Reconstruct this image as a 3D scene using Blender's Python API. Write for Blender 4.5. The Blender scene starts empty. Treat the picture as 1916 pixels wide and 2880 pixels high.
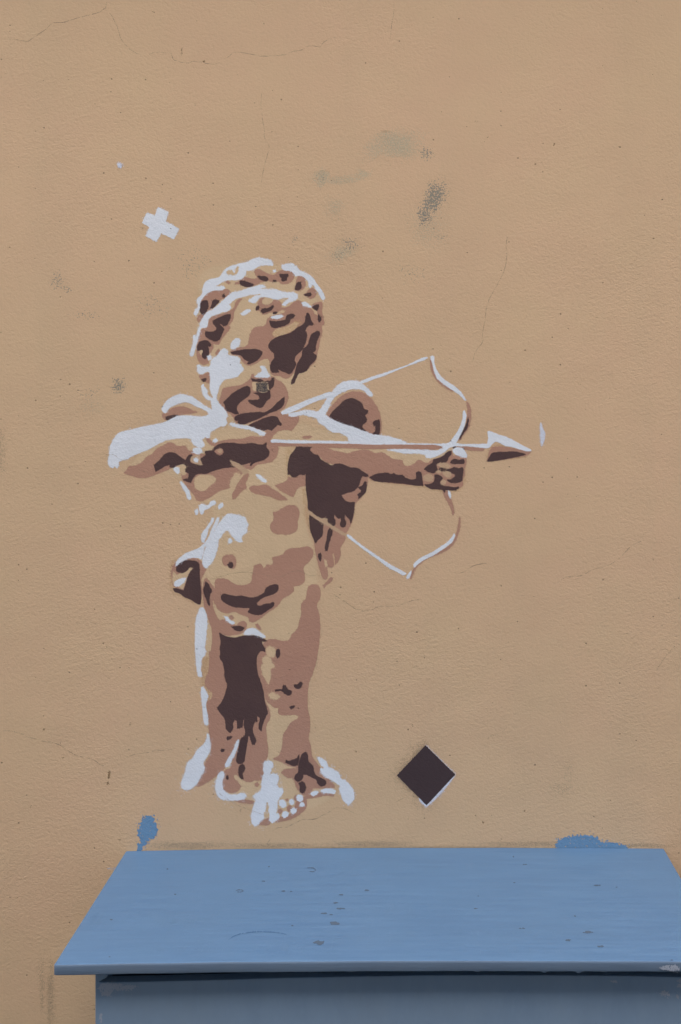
import bpy, bmesh, math, random
from mathutils import Vector, noise as mnoise
from mathutils.geometry import delaunay_2d_cdt

# ------------------------------------------------------------------ camera, sky, sun, exposure
R = math.radians
S = 0.0006          # metres of wall for one photograph pixel
D = 1.70            # camera to wall
H = 1.55            # eye height
STREET, HOUSE_H = 4.0, 5.6      # distance and height of the unseen house added to shade the wall
EAVE_Z, EAVE_OUT = 3.1, 0.42  # unseen overhang added above the wall for its shade
VX, VY = 1149, 1140  # foot of the perpendicular from the camera to the wall (photograph pixels)
scn = bpy.context.scene
C = scn.collection

cam_d = bpy.data.cameras.new('camera')
cam = bpy.data.objects.new('camera', cam_d)
C.objects.link(cam)
cam.location = (0, -D, H)
cam.rotation_euler = (R(90), 0, 0)
cam_d.sensor_fit = 'VERTICAL'
cam_d.sensor_height = 36
cam_d.lens = 36 * D / (2880 * S)
cam_d.shift_x = (958 - VX) / 2880
cam_d.shift_y = (VY - 1440) / 2880
cam_d.clip_start = 0.01
cam_d.clip_end = 200
scn.camera = cam

SUN_EL, SUN_AZ = 52, -24        # elevation; swing to the side of the street axis (seen from the wall)
world = bpy.data.worlds.new('World')
scn.world = world
world.use_nodes = True
wn = world.node_tree.nodes
wl = world.node_tree.links
wn.clear()
sky = wn.new('ShaderNodeTexSky')
sky.sky_type = 'NISHITA'
sky.sun_disc = False
sky.sun_elevation = R(SUN_EL)
sky.sun_rotation = R(180 + SUN_AZ)
sky.air_density = 1.0
sky.dust_density = 1.2
sky.ozone_density = 0.8
bg = wn.new('ShaderNodeBackground')
bg.inputs['Strength'].default_value = 0.09
wo = wn.new('ShaderNodeOutputWorld')
wl.new(sky.outputs[0], bg.inputs['Color'])
wl.new(bg.outputs[0], wo.inputs['Surface'])

sd = bpy.data.lights.new('sun', 'SUN')
sd.energy = 1.3
sd.angle = R(70)
sd.color = (1.0, 0.985, 0.96)
sun = bpy.data.objects.new('sun', sd)
C.objects.link(sun)
sv = Vector((math.sin(R(SUN_AZ)) * math.cos(R(SUN_EL)), -math.cos(R(SUN_AZ)) * math.cos(R(SUN_EL)), math.sin(R(SUN_EL))))
sun.rotation_euler = sv.to_track_quat('Z', 'Y').to_euler()
sun.location = sv * 10

scn.view_settings.view_transform = 'Standard'
scn.view_settings.look = 'None'
scn.view_settings.gamma = 1
scn.view_settings.use_curve_mapping = False
scn.view_settings.exposure = 2.0
scn.render.engine = 'CYCLES'
scn.cycles.transparent_max_bounces = 48
scn.cycles.max_bounces = 5
scn.cycles.diffuse_bounces = 4

random.seed(7)


# ------------------------------------------------------------------ helpers
def srgb(r, g, b):
    f = lambda c: (c / 255 / 12.92) if c / 255 <= 0.04045 else ((c / 255 + 0.055) / 1.055) ** 2.4
    return (f(r), f(g), f(b))


def wx(px):
    return (px - VX) * S


def wz(py):
    return H + (VY - py) * S


def link(o, parent=None):
    C.objects.link(o)
    if parent is not None:
        o.parent = parent
    return o


def empty(name, loc=(0, 0, 0), parent=None):
    o = bpy.data.objects.new(name, None)
    o.location = loc
    o.empty_display_size = 0.05
    return link(o, parent)


def tag(o, label, cat, group=None):
    o['label'] = label
    o['category'] = cat
    if group:
        o['group'] = group
    return o


def bm_obj(name, bm, mat, parent=None, smooth=False):
    me = bpy.data.meshes.new(name)
    bm.to_mesh(me)
    bm.free()
    me.materials.append(mat)
    if smooth:
        for p in me.polygons:
            p.use_smooth = True
    return link(bpy.data.objects.new(name, me), parent)


class NT:
    """small helper around a node tree"""

    def __init__(self, m):
        m.use_nodes = True
        self.t = m.node_tree
        self.n = self.t.nodes
        self.n.clear()

    def add(self, typ, **kw):
        nd = self.n.new(typ)
        for k, v in kw.items():
            setattr(nd, k, v)
        return nd

    def link(self, a, b):
        self.t.links.new(a, b)

    def math(self, op, a, b=None, c=None, clamp=False):
        nd = self.n.new('ShaderNodeMath')
        nd.operation = op
        nd.use_clamp = clamp
        for i, v in enumerate((a, b, c)):
            if v is None:
                continue
            if isinstance(v, (int, float)):
                nd.inputs[i].default_value = v
            else:
                self.link(v, nd.inputs[i])
        return nd.outputs[0]

    def noise(self, vec, scale, detail=3, rough=0.55, dist=0.0):
        nd = self.n.new('ShaderNodeTexNoise')
        nd.inputs['Scale'].default_value = scale
        nd.inputs['Detail'].default_value = detail
        nd.inputs['Roughness'].default_value = rough
        nd.inputs['Distortion'].default_value = dist
        self.link(vec, nd.inputs['Vector'])
        return nd.outputs['Fac']

    def mapr(self, v, a, b, c=0.0, d=1.0, smooth=False):
        nd = self.n.new('ShaderNodeMapRange')
        nd.interpolation_type = 'SMOOTHSTEP' if smooth else 'LINEAR'
        nd.inputs['From Min'].default_value = a
        nd.inputs['From Max'].default_value = b
        nd.inputs['To Min'].default_value = c
        nd.inputs['To Max'].default_value = d
        self.link(v, nd.inputs['Value'])
        return nd.outputs[0]

    def mix(self, fac, a, b):
        nd = self.n.new('ShaderNodeMix')
        nd.data_type = 'RGBA'
        for i, v in ((0, fac), (6, a), (7, b)):
            if isinstance(v, (int, float)):
                nd.inputs[i].default_value = v
            elif isinstance(v, tuple):
                nd.inputs[i].default_value = (*v, 1)
            else:
                self.link(v, nd.inputs[i])
        return nd.outputs[2]


def plaster(nt):
    """position vector, height of the rendered surface and the mask of its pits"""
    g = nt.add('ShaderNodeNewGeometry')
    mp = nt.add('ShaderNodeMapping')
    mp.inputs['Rotation'].default_value = (0, R(-28), 0)
    mp.inputs['Scale'].default_value = (0.85, 0.0, 1.0)
    nt.link(g.outputs['Position'], mp.inputs['Vector'])
    v = mp.outputs[0]
    mp2 = nt.add('ShaderNodeMapping')
    mp2.inputs['Scale'].default_value = (1, 0, 1)
    nt.link(g.outputs['Position'], mp2.inputs['Vector'])
    p = mp2.outputs[0]
    n1 = nt.noise(v, 185, 2, 0.65, 0.15)
    n2 = nt.noise(v, 430, 1, 0.5)
    n3 = nt.noise(p, 14, 1, 0.5)
    h = nt.math('ADD', nt.math('MULTIPLY', n1, 0.62), nt.math('MULTIPLY', n2, 0.25))
    # smoother and rougher patches left by the float
    h = nt.math('MULTIPLY', h, nt.mapr(nt.noise(p, 3.2, 1, 0.5), 0.36, 0.64, 0.6, 1.15))
    h = nt.math('ADD', h, nt.math('MULTIPLY', n3, 0.9))
    vo = nt.add('ShaderNodeTexVoronoi')
    vo.inputs['Scale'].default_value = 70
    nt.link(p, vo.inputs['Vector'])
    sep = nt.add('ShaderNodeSeparateColor')
    nt.link(vo.outputs['Color'], sep.inputs[0])
    size = nt.mapr(sep.outputs[0], 0.50, 1.0, -0.02, 0.125)
    pit = nt.mapr(nt.math('SUBTRACT', size, vo.outputs['Distance']), 0.0, 0.04, 0, 1)
    h = nt.math('SUBTRACT', h, nt.math('MULTIPLY', pit, 0.5))
    return v, p, h, pit, n1


def plaster_bump(nt, h, strength=0.5, dist=0.0021):
    b = nt.add('ShaderNodeBump')
    b.inputs['Strength'].default_value = strength
    b.inputs['Distance'].default_value = dist
    nt.link(h, b.inputs['Height'])
    return b.outputs[0]


def principled(nt, rough=0.9, spec=0.25):
    b = nt.add('ShaderNodeBsdfPrincipled')
    b.inputs['Roughness'].default_value = rough
    b.inputs['Specular IOR Level'].default_value = spec
    o = nt.add('ShaderNodeOutputMaterial')
    nt.link(b.outputs[0], o.inputs[0])
    return b


BUMP = 0.62


def wall_material():
    m = bpy.data.materials.new('rendered_plaster')
    nt = NT(m)
    b = principled(nt, 0.92, 0.2)
    v, p, h, pit, n1 = plaster(nt)
    big = nt.noise(p, 1.7, 4, 0.55)
    mid = nt.noise(p, 7.5, 4, 0.6)
    c = nt.mix(nt.mapr(big, 0.36, 0.64), WALL_A, WALL_B)
    c = nt.mix(nt.mapr(mid, 0.35, 0.7, 0, 0.45), c, WALL_C)
    # rain streaks: colour stretched down the wall
    mp = nt.add('ShaderNodeMapping')
    mp.inputs['Scale'].default_value = (9, 0, 0.7)
    nt.link(p, mp.inputs['Vector'])
    st = nt.noise(mp.outputs[0], 1.0, 3, 0.6)
    c = nt.mix(nt.mapr(st, 0.48, 0.75, 0, 0.20), c, WALL_D)
    c = nt.mix(nt.mapr(n1, 0.30, 0.48, 0.16, 0.0), c, WALL_D)
    c = nt.mix(nt.math('MULTIPLY', pit, 0.6), c, srgb(96, 74, 54))
    nt.link(c, b.inputs['Base Color'])
    nt.link(plaster_bump(nt, h, BUMP), b.inputs['Normal'])
    return m


def paint_material(name, rgb, soft=1.0, grain=0.35, pits=0.35, opacity=1.0, rgb2=None, gscale=230, rough=0.85, pitcol=(60, 48, 42), amp=1.0, solid=False, gamma=0.75):
    """sprayed paint on the plaster: edge attribute fade broken up by grain"""
    m = bpy.data.materials.new(name)
    nt = NT(m)
    b = principled(nt, rough, 0.25)
    v, p, h, pit, n1 = plaster(nt)
    var = nt.noise(p, 22, 3, 0.6)
    c = nt.mix(nt.mapr(var, 0.3, 0.7), rgb, rgb2 or tuple(x * 0.93 for x in rgb))
    c = nt.mix(nt.math('MULTIPLY', pit, pits), c, srgb(*pitcol))
    nt.link(c, b.inputs['Base Color'])
    nt.link(plaster_bump(nt, h, BUMP * amp), b.inputs['Normal'])
    if solid:
        return m
    at = nt.add('ShaderNodeAttribute', attribute_name='cover')
    gr = nt.mapr(n1 if gscale == 230 else nt.noise(p, gscale, 1, 0.5), 0.33, 0.67)
    fine = nt.mapr(nt.noise(p, 800, 0, 0.5), 0.30, 0.70)
    # droplets: a spot is covered where the coat is thicker than its grain
    lim = nt.math('ADD', nt.math('MULTIPLY', gr, grain), nt.math('MULTIPLY', fine, 1 - grain))
    t = nt.math('GREATER_THAN', nt.math('MULTIPLY', at.outputs['Fac'], opacity), nt.math('MULTIPLY_ADD', nt.math('POWER', lim, gamma), 0.96, 0.02))
    nt.link(t, b.inputs['Alpha'])
    if opacity >= 1.0:
        SOLID[name] = paint_material(name + '_solid', rgb, soft, grain, pits, 1.0, rgb2, gscale, rough, pitcol, amp, True)
    return m


# ------------------------------------------------------------------ colours
WALL_A = (0.655, 0.436, 0.256)
WALL_B = (0.695, 0.446, 0.270)
WALL_C = (0.685, 0.476, 0.272)
WALL_D = (0.540, 0.385, 0.235)
WHITE = (0.800, 0.800, 0.810)
BROWN = (0.098, 0.054, 0.048)
BROWN2 = (0.064, 0.040, 0.041)
ROSE = (0.480, 0.258, 0.172)
CREAM = (0.700, 0.487, 0.286)
BLUE = (0.165, 0.300, 0.455)

M_WALL = wall_material()
SOLID = {}
M = {
    'W': paint_material('white_spray_paint', WHITE, grain=0.35, pits=0.45),
    'D': paint_material('brown_spray_paint', BROWN, grain=0.35, pits=0.25, rgb2=(0.084, 0.046, 0.043), amp=0.8),
    'M': paint_material('rose_spray_paint', ROSE, grain=0.35, pits=0.4, rgb2=(0.455, 0.238, 0.160)),
    'C': paint_material('cream_spray_paint', CREAM, grain=0.35, pits=0.3),
    'L': paint_material('pale_rose_spray_paint', (0.590, 0.385, 0.235), grain=0.35, pits=0.3),
    'B': paint_material('cream_overspray', CREAM, grain=0.15, pits=0.3),
    'O': paint_material('orange_overspray', (0.58, 0.345, 0.175), grain=0.3, pits=0.3, opacity=0.55),
    'Q': paint_material('white_overspray', WHITE, grain=0.3, pits=0.3, opacity=0.30),
    'X': paint_material('blackish_brown_paint', BROWN2, grain=0.3, pits=0.2, amp=0.6),
    'U': paint_material('blue_wall_paint', BLUE, grain=0.75, pits=0.5, gscale=240, opacity=0.90),
    'K': paint_material('black_marker', (0.035, 0.036, 0.05), grain=0.75, pits=0.2, gscale=900, opacity=0.72),
    'F': paint_material('faint_white_spray', (0.74, 0.74, 0.80), grain=0.2, pits=0.3, opacity=0.85),
    'S': paint_material('grey_mould', (0.30, 0.26, 0.195), grain=0.6, pits=0.1, opacity=0.86, gscale=330, gamma=1.1),
    'P': paint_material('pale_grey_mould', (0.53, 0.425, 0.275), grain=0.25, pits=0.1, opacity=0.62, gscale=300, gamma=1.1),
    'R': paint_material('crack_line', (0.34, 0.225, 0.14), grain=0.45, pits=0.1, opacity=0.66, gscale=120, gamma=1.1),
    'T': paint_material('brown_drip_stain', (0.25, 0.15, 0.07), grain=0.4, pits=0.1, opacity=0.75, gamma=1.1),
    'G': paint_material('grime_and_shade', (0.42, 0.30, 0.185), grain=0.2, pits=0.1, opacity=0.55, gscale=160, gamma=1.1),  # real dirt, plus shade painted where the board meets the wall
}

# ------------------------------------------------------------------ outlines
TILES = {1: (500, 700, .28699), 2: (500, 900, .28699), 3: (280, 1080, .28699), 4: (680, 1080, .28699), 5: (1080, 980, .28699),
         6: (1080, 1180, .28699), 7: (860, 1380, .28699), 8: (480, 1380, .28699), 9: (480, 1600, .28699), 10: (500, 1850, .28699),
         11: (480, 2080, .34439), 12: (1080, 2060, .28699), 13: (370, 560, .12755), 14: (1300, 640, .39286), 15: (340, 2270, .19133),
         16: (1500, 2320, .26531), 17: (0, 0, .61224), 18: (0, 1900, .35714), 19: (880, 1500, .66071), 20: (800, 320, .38265),
         21: (0, 2340, .61224), 22: (956, 2340, .61224), 0: (0, 0, 1)}


def pts(t, s):
    ox, oy, k = TILES[t]
    return [(ox + float(a.split(',')[0]) * k, oy + float(a.split(',')[1]) * k) for a in s.split()]


def smooth_outline(P, step=3.2, corner=62, closed=True):
    n = len(P)
    out = []
    V = [Vector(p) for p in P]
    for i in range(n if closed else n - 1):
        a, b = V[i], V[(i + 1) % n]
        seg = (b - a).length
        if seg < 1e-6:
            continue
        dirs = []
        for j in (i, (i + 1) % n):
            if not closed and (j == 0 or j == n - 1):
                dirs.append((b - a).normalized())
                continue
            p0, p1, p2 = V[j - 1], V[j], V[(j + 1) % n]
            u, w = p1 - p0, p2 - p1
            if u.length < 1e-6 or w.length < 1e-6 or math.degrees(u.angle(w)) > corner:
                dirs.append((b - a).normalized())
            else:
                dirs.append((u.normalized() + w.normalized()).normalized())
        k = max(1, int(seg / step))
        for q in range(k):
            t = q / k
            h00 = 2 * t ** 3 - 3 * t ** 2 + 1
            h10 = t ** 3 - 2 * t ** 2 + t
            h01 = -2 * t ** 3 + 3 * t ** 2
            h11 = t ** 3 - t ** 2
            out.append(a * h00 + dirs[0] * seg * h10 + b * h01 + dirs[1] * seg * h11)
    if not closed:
        out.append(V[-1])
    return out


LAYER = [0]


def next_depth(wide=False):
    """paint lies on paint: every coat a hair further from the wall"""
    LAYER[0] += 6 if wide else 1
    return -(0.00004 + LAYER[0] * 6.0e-7)


def paint_mesh(name, outline, feather, to_world, mat, parent, halo=2.6, shrink=0.0):
    """a filled outline with a feathered rim; 'cover' runs from 1 inside to 0 at the rim"""
    O = [outline[0]]
    for p in outline[1:]:
        if (p - O[-1]).length > 0.4:
            O.append(p)
    if (O[0] - O[-1]).length < 0.4:
        O.pop()
    n = len(O)
    area = sum(O[i].x * O[(i + 1) % n].y - O[(i + 1) % n].x * O[i].y for i in range(n)) / 2
    if area < 0:
        O.reverse()
    bm = bmesh.new()
    lay = bm.verts.layers.float.new('cover')
    core, mid, outer = [], [], []
    for i in range(n):
        a, b, c = O[i - 1], O[i], O[(i + 1) % n]
        n1 = Vector((b.y - a.y, -(b.x - a.x))).normalized()
        n2 = Vector((c.y - b.y, -(c.x - b.x))).normalized()
        nn = n1 + n2
        if nn.length < 0.3:
            nn = n1
        nn = nn.normalized()
        core.append(b - nn * shrink)
        mid.append(b + nn * (feather * 0.8 - shrink))
        outer.append(b + nn * (feather * halo - shrink))
    # outline, thin coat and stray droplets as nested loops; faces never overlap, even where a drawn line crosses itself
    vv, _, ff, _, _, of = delaunay_2d_cdt(core + mid + outer, [], [list(range(n)), list(range(n, 2 * n)), list(range(2 * n, 3 * n))], 1, 1e-5)
    rank = [2] * len(vv)
    for tri, src in zip(ff, of):
        k = 0 if 0 in src else 1 if 1 in src else 2
        for q in tri:
            rank[q] = min(rank[q], k)
    bv = []
    for p, k in zip(vv, rank):
        v = bm.verts.new(to_world(p.x, p.y))
        v[lay] = (1.0, 0.36, 0.0)[k]
        bv.append(v)
    for tri in ff:
        if len({rank[q] for q in tri}) == 1 and rank[tri[0]] == 2:
            continue
        bm.faces.new([bv[q] for q in tri])
    bmesh.ops.recalc_face_normals(bm, faces=bm.faces)
    sol = SOLID.get(mat.name)
    if sol:
        for fc in bm.faces:
            if all(v[lay] > 0.99 for v in fc.verts):
                fc.material_index = 1
    o = bm_obj(name, bm, mat, parent)
    if sol:
        o.data.materials.append(sol)
    return o


def on_wall(depth, origin=Vector((0, 0, 0))):
    return lambda px, py: (wx(px) - origin.x, depth - origin.y, wz(py) - origin.z)


PATCH_NAME = {'W': 'white_highlight', 'D': 'brown_shadow', 'M': 'rose_midtone', 'C': 'cream_gap', 'L': 'rose_midtone', 'B': 'cream_base_coat', 'N': 'rose_midtone',
              'Q': 'white_overspray', 'O': 'orange_overspray', 'K': 'marker_scribble', 'X': 'brown_shadow', 'F': 'white_highlight'}
FEATHER = {'W': 4.2, 'D': 2.6, 'M': 3.2, 'C': 3.2, 'L': 4.0, 'B': 13, 'Q': 12, 'O': 6, 'N': 3, 'K': 1.5, 'X': 2.0, 'F': 4}

# part, layer, colour, tile, outline
SHAPES = []


def P(part, col, tile, s, layer=None, feather=None, corner=62):
    if part in ('bow', 'arrow') and col == 'W' and feather is None:
        feather = 2.2
    order = {'B': 0, 'O': 1, 'Q': 1, 'M': 2, 'C': 3, 'L': 5.5, 'D': 4, 'N': 5, 'W': 7, 'K': 8, 'F': 7}
    SHAPES.append((order[col] if layer is None else layer, len(SHAPES), part, col, pts(tile, s), feather, corner))


# ---- soft cream base coats
P('base', 'B', 0, "560,760 620,735 700,725 790,735 860,760 900,820 905,920 880,1020 830,1100 810,1170 930,1200 1060,1230 1200,1260 1310,1240 1310,1370 1200,1370 1000,1330 900,1330 870,1450 900,1560 905,1680 905,1850 880,1950 870,2100 950,2220 940,2250 860,2290 720,2320 690,2260 610,2240 590,2160 580,2000 575,1850 560,1790 565,1690 530,1680 495,1650 490,1600 540,1570 585,1540 590,1450 540,1380 480,1350 340,1320 420,1240 560,1210 640,1190 610,1120 570,1040 545,950 545,850")
# ---- orange overspray round the dark masses
P('drapery', 'O', 8, "10,700 100,660 250,660 330,740 300,900 310,1100 220,1090 100,1030 20,990 0,880")
P('torso', 'O', 4, "430,650 540,590 640,860 630,1040 650,1240 720,1500 690,1500 610,1240 600,1060 560,950 450,920")
P('head', 'O', 1, "930,830 960,790 1050,770 1110,740 1180,700 1215,720 1150,790 1080,830 1000,860 950,865", 3.5, 6)
P('head', 'O', 1, "300,690 380,640 500,600 520,620 400,670 320,760 230,830 240,780", 1)
P('foot', 'O', 11, "260,160 330,90 330,170 280,250 230,350 240,280", 1)
P('leg', 'O', 10, "250,0 300,0 300,140 275,240 330,340 340,400 280,440 240,300 240,100", 1)
P('arrow', 'O', 6, "1020,330 1080,250 1250,270 1430,300 1400,350 1200,390 1010,415", 1)
P('bow_arm', 'O', 6, "0,620 400,655 600,700 740,680 780,600 800,400 780,640 740,690 600,705 380,660", 1, 6)
# ---- head, rose
P('head', 'M', 1, "755,225 770,205 800,205 850,230 920,258 955,255 975,235 1010,215 1060,212 1110,220 1140,245 1135,285 1110,320 1060,340 1010,335 990,315 940,320 880,312 820,325 780,345 740,360 690,372 640,362 610,345 560,345 565,335 600,330 610,300 640,282 680,285 720,295 770,292 785,280 765,255")
P('head', 'M', 1, "470,310 490,315 515,335 500,340 475,325")
P('head', 'M', 1, "500,405 515,425 500,450 460,480 420,495 370,545 320,590 300,600 270,640 225,700 205,715 190,690 215,650 235,640 215,580 225,520 250,480 290,440 340,415 400,408 450,400")
P('head', 'M', 1, "1180,270 1210,268 1240,290 1250,340 1240,380 1215,400 1180,410 1150,400 1160,350 1170,300")
P('head', 'M', 1, "1290,400 1325,385 1350,410 1350,450 1330,480 1300,485 1270,465 1235,450 1270,425")
P('head', 'M', 1, "1405,520 1415,545 1412,610 1425,680 1435,735 1420,745 1395,720 1380,680 1375,640 1370,610 1340,590 1310,570 1325,550 1370,530")
P('head', 'M', 1, "850,475 815,490 795,520 785,555 765,585 770,605 795,602 815,615 830,642 870,635 920,618 940,622 985,615 1010,598 1065,600 1050,625 980,645 900,672 880,695 870,735 845,757 755,775 730,802 708,857 702,897 688,942 650,965 560,979 518,1009 535,1032 605,1049 640,1107 690,1139 760,1122 820,1087 880,1072 898,1087 905,1147 912,1207 940,1237 1000,1242 1050,1267 1095,1257 1140,1210 1200,1190 1250,1195 1290,1155 1350,1095 1365,1020 1380,960 1395,880 1412,830 1412,770 1400,730 1385,690 1370,650 1345,645 1320,605 1285,572 1240,560 1225,530 1190,510 1150,520 1100,560 1050,580 1010,575 1015,535 985,510 940,505 920,525 885,545 850,548 825,535 822,510")
P('head', 'M', 1, "630,490 600,495 570,530 555,580 510,610 440,640 370,655 320,685 305,730 280,770 240,790 210,840 195,930 190,1045 200,1080 220,1110 260,1130 300,1120 300,1095 290,1060 330,1000 350,950 340,930 400,935 430,880 470,830 500,790 515,770 500,750 540,690 550,620 575,570 590,540")
P('head', 'M', 2, "400,285 410,300 395,340 375,340 375,325 385,305")
P('head', 'M', 2, "210,550 260,535 310,515 325,530 315,580 310,620 280,610 240,590")
P('head', 'M', 2, "740,530 750,560 790,572 940,560 970,590 1010,605 1050,650 1075,710 1080,770 1060,820 1050,850 1000,890 960,910 900,940 850,960 750,985 690,1010 640,1020 600,1015 560,985 545,950 520,920 480,900 440,850 410,800 430,740 445,680 500,660 560,650 620,640 690,600 720,560 725,540")
P('torso', 'M', 4, "80,395 150,360 240,315 330,285 385,280 400,295 470,310 550,315 560,345 535,395 490,455 440,445 400,448 350,465 310,500 280,545 245,560 160,560 100,570 0,580 0,545 80,530 150,520 200,520 240,480 250,460 170,445 110,425")
P('head', 'C', 1, "932,832 960,795 1050,772 1110,742 1165,718 1185,728 1150,780 1080,818 1000,848 950,855")
P('head', 'C', 2, "215,300 240,290 250,310 240,345 225,330")
P('head', 'C', 2, "735,615 770,610 775,690 740,685")
P('head', 'C', 1, "842,500 880,488 930,495 925,515 890,538 850,540")
# ---- head, dark
for s in ("220,560 235,520 260,507 290,508 298,540 292,590 270,625 252,645 235,635 218,600",
          "345,515 365,500 410,507 400,525 370,555 340,582 320,582 335,550",
          "440,450 455,445 467,465 455,480 440,468",
          "610,315 640,312 690,330 745,350 730,365 690,372 640,360 615,340",
          "785,265 830,270 870,275 890,300 870,312 830,305 800,290",
          "935,307 960,310 965,320 940,318",
          "1000,250 1040,250 1080,248 1083,265 1068,285 1070,305 1040,315 1020,310 1018,285 1002,268",
          "1165,345 1185,325 1205,330 1212,365 1200,395 1170,405 1148,393 1160,375",
          "1240,450 1270,437 1300,430 1312,450 1290,465 1260,460",
          "1320,572 1345,555 1383,545 1378,580 1362,605 1340,590",
          "1378,645 1395,660 1405,690 1390,720 1380,700",
          "767,585 780,565 797,562 795,590 768,602",
          "820,605 835,588 880,585 920,565 938,555 930,585 905,605 870,618 835,625 822,618",
          "935,625 960,618 975,625 960,637 937,635",
          "900,705 950,712 1000,708 1060,695 1065,665 1090,645 1130,640 1150,655 1130,675 1095,690 1097,715 1060,745 1010,760 950,773 920,762",
          "350,705 385,685 430,665 480,645 515,642 518,665 500,710 480,745 455,755 425,735 410,738 440,770 455,790 430,840 410,885 375,903 330,890 290,870 272,845 275,810 310,815 350,812 380,790 375,755 352,735"):
    P('head', 'D', 1, s)
for s in ("195,255 215,220 250,203 290,205 315,225 327,250 315,262 295,255 305,300 300,345 270,380 255,375 240,345 250,310 245,290 215,295 197,300",
          "1275,-70 1290,-50 1300,-10 1330,45 1300,50 1275,55 1255,85 1245,110 1262,125 1258,190 1240,250 1210,300 1170,335 1150,360 1145,400 1158,425 1140,475 1110,520 1080,525 1055,505 1020,500 990,482 980,490 995,510 965,512 930,515 910,480 920,420 950,365 945,330 910,290 890,262 905,220 940,190 990,165 1060,145 1120,120 1170,80 1230,45 1250,15 1255,-30",
          "1390,115 1388,150 1365,200 1350,260 1348,300 1325,315 1335,335 1360,345 1350,385 1310,430 1280,460 1260,495 1215,515 1190,520 1160,570 1135,620 1115,628 1115,610 1140,550 1160,480 1175,430 1220,350 1230,290 1265,260 1290,210 1310,150 1345,120 1370,110",
          "522,318 560,308 610,297 700,290 790,292 830,312 815,350 780,390 740,415 690,432 680,428 700,405 660,385 620,345 580,335 540,332",
          "235,585 260,572 280,572 270,605 250,600",
          "723,572 760,585 810,580 850,605 880,600 910,600 930,570 942,565 940,630 925,660 905,680 905,740 900,770 870,790 840,840 810,858 760,840 715,815 690,790 750,785 800,780 808,765 790,735 745,715 800,715 850,712 880,700 882,640 870,615 800,608 770,600 735,600",
          "450,805 480,780 540,720 610,680 680,650 700,658 710,700 690,745 650,775 605,810 578,850 580,890 600,915 570,920 520,900 475,880 470,840",
          "1045,755 1043,800 1030,840 980,880 900,910 840,940 780,970 700,1000 640,1020 610,1018 585,1000 600,985 570,985 557,970 570,945 620,925 700,912 800,905 850,908 920,870 970,820"):
    P('head', 'D', 2, s)
P('head', 'C', 2, "745,612 880,612 882,695 860,708 750,690", 5.6, 2)
for s in ("768,622 790,610 830,616 860,608 884,618 878,660 884,694 850,708 820,700 790,708 768,694 776,660",):
    P('head', 'K', 2, s, feather=2)
P('torso', 'D', 4, "70,405 150,370 230,335 310,318 345,325 370,365 392,395 380,405 350,400 320,430 290,455 255,440 215,455 170,440 110,420")
# ---- head, white
for s in ("170,645 165,620 190,590 205,560 195,520 200,490 240,450 250,400 260,355 290,320 340,298 400,288 430,260 460,215 520,175 580,158 620,145 680,135 740,105 790,90 850,100 910,118 930,150 930,160 890,155 830,155 790,165 740,200 700,205 670,210 660,250 630,285 590,300 520,300 470,305 440,320 400,345 370,365 400,375 445,370 460,382 440,395 390,400 340,405 290,430 250,470 220,515 208,560 210,590 195,620 185,645",
          "935,210 955,208 962,218 945,225",
          "1020,165 1060,153 1120,150 1160,175 1200,220 1250,240 1290,260 1330,300 1360,350 1400,400 1430,450 1435,490 1425,498 1405,470 1385,430 1360,395 1330,350 1310,350 1300,380 1285,365 1290,340 1270,300 1230,265 1190,255 1160,265 1140,235 1100,210 1050,205 1030,190",
          "230,770 220,745 240,700 270,650 300,620 340,600 400,555 450,505 500,460 540,430 600,420 680,395 750,375 810,360 850,360 860,370 820,385 820,395 900,400 960,402 1010,420 1080,432 1140,432 1170,450 1168,480 1130,505 1080,525 1045,555 1030,545 1060,510 1090,495 1085,475 1040,475 980,490 920,480 860,465 810,470 780,495 760,522 720,520 700,505 730,480 800,455 860,445 800,440 720,445 640,465 560,490 500,540 515,575 500,600 440,615 390,635 350,645 320,665 295,690 290,740 280,765 255,770",
          "240,765 220,790 210,830 200,860 190,900 175,950 160,1000 150,1040 140,1050 125,1040 130,1000 150,950 160,900 158,850 165,845 175,860 190,850 200,800 215,765",
          "625,635 650,615 700,598 710,605 690,620 650,645 635,645", "915,670 960,660 1000,652 1030,660 1010,672 960,680",
          "1222,530 1240,522 1270,540 1310,570 1290,570 1260,555 1235,555", "525,945 540,910 570,885 600,880 607,900 600,940 570,970 545,980 525,970"):
    P('head', 'W', 1, s)
P('head', 'C', 1, "480,225 500,212 530,215 545,235 560,250 545,255 515,245 500,250 485,240", 7.5)
P('head', 'C', 1, "585,175 595,180 590,215 575,245 565,240 570,200", 7.5)
for s in ("420,310 455,282 485,300 490,340 520,355 560,360 600,375 605,400 600,420 630,460 640,485 610,520 580,550 520,565 460,580 430,605 405,650 385,720 370,772 355,770 345,740 325,690 320,640 325,580 322,540 315,505 290,500 260,515 225,525 205,510 195,470 195,445 210,440 230,460 270,465 315,460 330,430 330,400 350,380 390,355",
          "300,360 315,345 325,360 322,385 305,388 298,375", "765,555 790,530 825,510 830,490 810,455 845,460 865,485 880,520 897,550 880,558 830,558",
          "240,640 250,632 260,660 285,695 285,720 300,745 330,765 350,770 345,785 310,780 270,755 250,715 242,680"):
    P('head', 'W', 2, s)
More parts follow.
